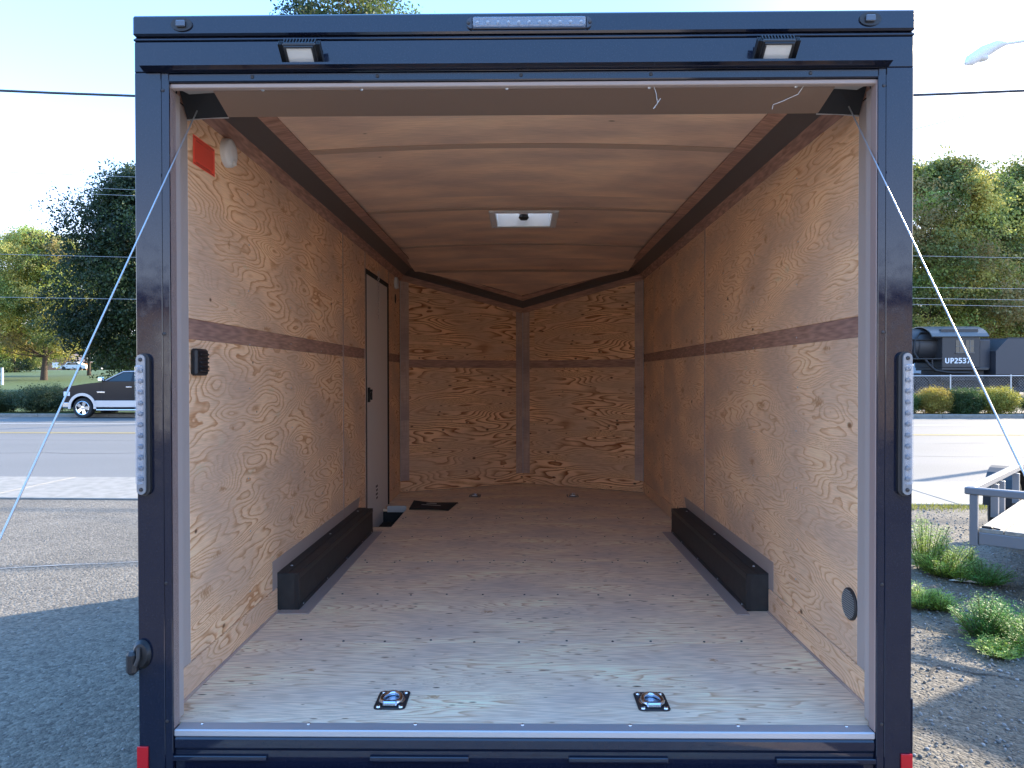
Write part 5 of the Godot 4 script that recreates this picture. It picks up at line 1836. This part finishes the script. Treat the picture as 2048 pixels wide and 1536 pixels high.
func shrub(called: String, label: String, at: Vector3, rx: float, h: float, sd: int, tint: Color, count: int, leaf: Mesh, group: String, flat := 0.0) -> void:
	var rng := RandomNumberGenerator.new()
	rng.seed = sd
	var o := thing(called, label, "shrub", at, 0.0, group)
	var st := MB.new()
	for k in 7:
		var a := TAU * k / 7.0
		st.tube([Vector3(0, -0.05, 0), Vector3(cos(a) * rx * 0.4, h * 0.4, sin(a) * rx * 0.4), Vector3(cos(a + 0.4) * rx * 0.6, h * 0.75, sin(a + 0.4) * rx * 0.6)], [0.03, 0.02, 0.01], 5, false)
	part("stem", st, M.bark, o)
	var f := noise(sd, 1.6, 2)
	var where := []
	var colors := []
	for i in count:
		var d := Vector3(rng.randfn(), rng.randfn(), rng.randfn()).normalized()
		var k := pow(rng.randf(), 0.35) * (1.0 + 0.22 * f.get_noise_3d(d.x * 1.5, d.y * 1.5, d.z * 1.5) * (1.0 - flat))
		var p := Vector3(d.x * rx, h * 0.52 + d.y * h * 0.5, d.z * rx) * 1.0
		if flat > 0.0:
			p.y = h * 0.5 + clampf(d.y * 1.5, -1, 1) * h * 0.48
		p = Vector3(p.x * k, h * 0.5 + (p.y - h * 0.5) * k, p.z * k)
		where.append(Transform3D(spin(rng).scaled(Vector3.ONE * rng.randf_range(0.10, 0.2)), p))
		var g := rng.randf_range(0.7, 1.25)
		colors.append(Color(tint.r * g * rng.randf_range(0.9, 1.15), tint.g * g, tint.b * g))
	stuff(scatter("foliage", leaf, where, colors, M.leaf, o))

func build_trees() -> void:
	var big := leaf_cluster(1, 9, 0.42, 0.6)
	var fine := leaf_cluster(2, 12, 0.34, 0.55)
	var dark := [Color(0.030, 0.055, 0.020), Color(0.040, 0.070, 0.024), Color(0.026, 0.048, 0.022)]
	var mid := [Color(0.14, 0.18, 0.045), Color(0.17, 0.19, 0.05), Color(0.11, 0.16, 0.04)]
	var warm := [Color(0.42, 0.46, 0.11), Color(0.50, 0.46, 0.12), Color(0.32, 0.40, 0.095), Color(0.33, 0.27, 0.10)]
	var gy := func(x: float, d: float): return rise(x, d) - 0.05
	var px := func(p: float, d: float): return (p - 1043.0) / 1479.0 * d
	var g := "park trees left of the trailer"
	var at := func(p: float, d: float): return Vector3(px.call(p, d), gy.call(px.call(p, d), d + 0.04 * px.call(p, d)), -d)
	tree("broadleaf_tree", "largest tree left of the trailer, dense dark green crown", at.call(318.0, 52.0), 14.6, 2.0, 6.1, 101, dark, 190, 125, big, g, 0.18)
	tree("broadleaf_tree", "yellow-green tree on the lawn left of the dark tree, straight trunk showing", at.call(80.0, 70.0), 13.6, 2.8, 5.4, 102, mid + warm, 170, 85, big, g)
	tree("broadleaf_tree", "reddish green tree at the far left edge", at.call(-25.0, 76.0), 11.0, 2.4, 4.4, 103, warm, 100, 80, big, g)
	tree("broadleaf_tree", "slim dark tree behind the largest tree, thin trunk above the pickup", at.call(172.0, 84.0), 10.0, 2.6, 4.5, 104, dark, 60, 55, big, g)
	tree("broadleaf_tree", "low dark leafy tree far across the lawn beyond the pale post", at.call(22.0, 100.0), 5.6, 0.4, 3.6, 105, dark + mid, 46, 50, big, g)
	tree("broadleaf_tree", "olive leafy tree whose top shows over the trailer roof", at.call(735.0, 36.0), 20.5, 6.0, 4.9, 106, mid + dark, 110, 70, fine, "")
	g = "sunlit trees behind the locomotive"
	tree("broadleaf_tree", "nearest tall yellow-green tree behind the locomotive cab", at.call(1850.0, 53.0), 16.0, 3.0, 5.6, 107, warm + warm + mid, 200, 100, big, g)
	tree("broadleaf_tree", "tall yellow-green tree at the right edge behind the tender", at.call(2062.0, 56.0), 17.0, 3.0, 6.0, 108, warm + warm + mid, 200, 100, big, g)
	tree("broadleaf_tree", "lower green tree filling the gap between the two tall right hand trees", at.call(1955.0, 60.0), 14.0, 2.0, 5.0, 109, warm + mid, 150, 100, big, g)
	var tiny := leaf_cluster(5, 16, 0.34, 0.5)
	g = "shrubs along the far kerb on the right"
	shrub("kerb_shrub", "yellow-leaved round shrub under the left part of the wire fence", Vector3(16.35, 0.09, -29.6), 0.64, 0.98, 201, Color(0.34, 0.27, 0.05), 1500, tiny, g)
	shrub("kerb_shrub", "clipped green flat-topped shrub between the two yellow shrubs", Vector3(17.5, 0.09, -29.55), 0.66, 0.93, 202, Color(0.055, 0.10, 0.030), 1700, tiny, g, 1.0)
	shrub("kerb_shrub", "yellow-green spreading shrub right of the clipped shrub", Vector3(18.8, 0.09, -29.5), 0.76, 1.02, 203, Color(0.30, 0.29, 0.05), 1700, tiny, g)
	shrub("kerb_shrub", "small green shrub at the right edge of the picture", Vector3(20.4, 0.09, -29.45), 0.6, 0.75, 204, Color(0.08, 0.13, 0.03), 1300, tiny, g)
	shrub("kerb_shrub", "green shrub half hidden behind the trailer's right post", Vector3(15.2, 0.09, -29.7), 0.62, 0.8, 205, Color(0.07, 0.13, 0.03), 1300, tiny, g)
	g = "dark shrubs behind the far kerb on the left"
	shrub("park_shrub", "wide dark green shrub at the lawn edge, left of the pickup", Vector3(-20.3, 0.09, -31.2), 1.15, 1.15, 206, Color(0.055, 0.085, 0.035), 2200, tiny, g)
	shrub("park_shrub", "dark green shrub directly in front of the pickup's bumper", Vector3(-18.6, 0.09, -31.6), 0.95, 1.05, 207, Color(0.040, 0.070, 0.030), 1900, tiny, g)
	shrub("park_shrub", "dark shrub cut by the left edge of the picture", Vector3(-22.3, 0.09, -31.2), 0.9, 0.9, 208, Color(0.050, 0.080, 0.030), 1700, tiny, g)
	# distant wood closing the horizon
	var rng := RandomNumberGenerator.new()
	rng.seed = 9
	var holder := Node3D.new()
	var where := []
	var colors := []
	for i in 11000:
		var x := rng.randf_range(-190, 190)
		var d := 150.0 + rng.randf() * 35.0 + absf(x) * 0.1
		var hh := 9.0 + 4.5 * sin(x * 0.11) + 3.0 * sin(x * 0.31 + 1.0)
		where.append(Transform3D(spin(rng).scaled(Vector3.ONE * rng.randf_range(1.6, 3.0)), Vector3(x, rise(x, d) + rng.randf() * hh, -d)))
		var tint: Color = (dark + mid)[rng.randi() % 6]
		colors.append(tint * rng.randf_range(0.8, 1.2))
	var wood := scatter("distant_wood", big, where, colors, M.leaf, self)
	stuff(wood)
	wood.set_meta("label", "far-off belt of trees closing the horizon")
	wood.set_meta("category", "trees")
	holder.free()

func weed(called: String, label: String, at: Vector3, h: float, spread: float, sd: int, stems: int, tint: Color, group: String) -> void:
	var rng := RandomNumberGenerator.new()
	rng.seed = sd
	var o := thing(called, label, "weed", at, 0.0, group)
	var sm := MB.new()
	var mb := MB.new()
	mb.colored = true
	for s in stems:
		var an := rng.randf() * TAU
		var out := spread * sqrt(rng.randf())
		var hh := h * rng.randf_range(0.45, 1.0) * (1.0 - 0.45 * out / spread)
		var p0 := Vector3(cos(an), 0, sin(an)) * out * 0.35
		var p2 := Vector3(cos(an) * out, hh, sin(an) * out)
		var p1 := p0.lerp(p2, 0.5) + Vector3(0, hh * 0.12, 0)
		sm.tube([p0, p1, p2], [0.004, 0.003, 0.0015], 4, false)
		var n := int(hh / 0.011) + 8
		for i in n:
			var t := pow(float(i) / n, 0.8)
			var p := p0.lerp(p1, t).lerp(p1.lerp(p2, t), t)
			var a2 := i * 2.4 + rng.randf()
			var d := Vector3(cos(a2), rng.randf_range(0.1, 0.7), sin(a2)).normalized()
			var l := rng.randf_range(0.03, 0.065) * (1.15 - 0.6 * t)
			var g := rng.randf_range(0.75, 1.25)
			mb.c = Color(tint.r * g * rng.randf_range(0.9, 1.2), tint.g * g, tint.b * g)
			for f in 4:                                       # a feathery leaf: a rib with leaflets
				var q := p + d * l * (0.25 + f * 0.25)
				var side := d.cross(Vector3.UP).normalized() * (1.0 if f % 2 else -1.0)
				var dd := (d * 0.7 + side * (0.9 if f < 3 else 0.0) + Vector3(0, rng.randf_range(-0.2, 0.3), 0)).normalized()
				var ll := l * 0.42
				var w := dd.cross(Vector3(rng.randf() - 0.5, 1, rng.randf() - 0.5)).normalized() * ll * 0.22
				mb.tri(q, q + dd * ll * 0.5 + w, q + dd * ll, Vector3.UP)
				mb.tri(q, q + dd * ll * 0.5 - w, q + dd * ll, Vector3.UP)
	part("stem", sm, M.weed_stem, o)
	stuff(part("leaves", mb, M.leaf, o))

func build_weeds() -> void:
	var g := "weeds on the gravel right of the trailer"
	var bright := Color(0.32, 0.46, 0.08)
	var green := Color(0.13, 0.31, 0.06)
	var spots := [
		["tall bright green weed against the trailer's right post", 1846, 1138, 0.55, 0.20, 22, bright],
		["broad bright green weed clump beside the tall weed", 1885, 1150, 0.30, 0.27, 40, bright],
		["small upright bright weed left of the flatbed's corner post", 1936, 1140, 0.24, 0.07, 8, bright],
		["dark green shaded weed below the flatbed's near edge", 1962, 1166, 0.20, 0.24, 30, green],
		["low sunlit weed by the crumpled wrapper", 1915, 1160, 0.16, 0.14, 18, bright],
		["low green weed cut by the trailer's right post", 1838, 1214, 0.18, 0.16, 22, bright],
		["small sunlit weed between shadow stripes on the gravel", 1876, 1218, 0.16, 0.15, 20, bright],
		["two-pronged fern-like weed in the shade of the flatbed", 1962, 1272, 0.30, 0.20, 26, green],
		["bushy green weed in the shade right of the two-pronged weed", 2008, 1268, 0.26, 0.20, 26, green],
		["low yellow-green weed at the edge of the shade", 1990, 1308, 0.09, 0.20, 22, bright],
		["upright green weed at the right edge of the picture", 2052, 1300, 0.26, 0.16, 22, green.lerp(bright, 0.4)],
	]
	var sd := 300
	for s in spots:
		var d: float = 1.6 * 1479.0 / (s[2] - 752.0)
		weed("weed", s[0], Vector3((s[1] - 1043.0) / 1479.0 * d, 0.0, -d), s[3] * 1.12, s[4], sd, int(s[5] * 1.8), s[6], g)
		sd += 1
	# thin grass along the pavement and dry stalks under the flatbed
	var rng := RandomNumberGenerator.new()
	rng.seed = 44
	var mb := MB.new()
	mb.colored = true
	for i in 5200:
		var x := rng.randf_range(1.5, 9.0)
		var d := 9.30 - absf(rng.randfn()) * 0.16
		mb.c = Color(0.24, 0.25, 0.06) * rng.randf_range(0.6, 1.2)
		var p := Vector3(x, 0.0, road_z(d, x))
		var h := rng.randf_range(0.02, 0.07)
		var b := Vector3(rng.randfn() * 0.02, h, rng.randfn() * 0.02)
		var w := Vector3(rng.randf() - 0.5, 0, rng.randf() - 0.5).normalized() * 0.004
		mb.tri(p - w, p + w, p + b, Vector3.BACK)
	var o := single("verge_grass", mb, M.leaf, "thin yellowish grass along the pavement edge right of the trailer", "grass")
	stuff(o)
	var dry := MB.new()
	dry.colored = true
	for i in 1500:
		var x := rng.randf_range(2.0, 4.6)
		var d := rng.randf_range(4.3, 6.0)
		if rng.randf() > 0.4 + 0.6 * smoothstep(2.2, 3.4, x):
			continue
		dry.c = Color(0.30, 0.23, 0.13) * rng.randf_range(0.5, 1.25)
		var p := Vector3(x, 0.004, -d)
		var a := rng.randf() * TAU
		var l := rng.randf_range(0.04, 0.20)
		var e := p + Vector3(cos(a) * l, rng.randf_range(0.0, 0.05), sin(a) * l)
		var w := Vector3(-sin(a), 0, cos(a)) * 0.0025
		dry.tri(p - w, p + w, e, Vector3.UP)
	var dg := single("dry_stalks", dry, M.leaf, "scattered dry straw and stalks on the dirt below the flatbed trailer", "dry grass")
	stuff(dg)
	# loose stones
	var stone := MB.new()
	stone.ball(Vector3.ZERO, Vector3(1, 0.62, 0.8), 4, 6)
	var where := []
	var colors := []
	for i in 16000:
		var x := rng.randf_range(1.3, 5.0) if i % 4 else rng.randf_range(-6.5, -1.2)
		var d := rng.randf_range(3.0, 9.2)
		var s: float = 0.004 + 0.010 * pow(rng.randf(), 4.0)
		if x < 0:
			s *= 0.6
		where.append(Transform3D(spin(rng).scaled(Vector3.ONE * s), Vector3(x, s * 0.25, -d)))
		var v := rng.randf_range(0.10, 0.30)
		colors.append(Color(v, v * 0.97, v * 0.92))
	var pebbles := scatter("loose_stones", stone.mesh(), where, colors, M.stone, self)
	stuff(pebbles)
	pebbles.set_meta("label", "loose grey stones strewn over the gravel lot")
	pebbles.set_meta("category", "gravel")
	var wp := MB.new()
	for q in [[Vector3(0, 0.01, 0), Vector3(0.10, 0.035, 0.01), Vector3(0.13, 0.01, 0.05), Vector3(0.03, 0.02, 0.05)], [Vector3(0.10, 0.035, 0.01), Vector3(0.21, 0.008, 0.09), Vector3(0.19, 0.02, 0.12), Vector3(0.13, 0.01, 0.05)]]:
		wp.slab(q, Vector3.UP, 0.001)
	var wr := single("crumpled_wrapper", wp, M.white_plastic, "crumpled pale plastic wrapper lying between the weeds", "litter")
	wr.position = Vector3(3.36, 0.0, -5.86) * 0.985
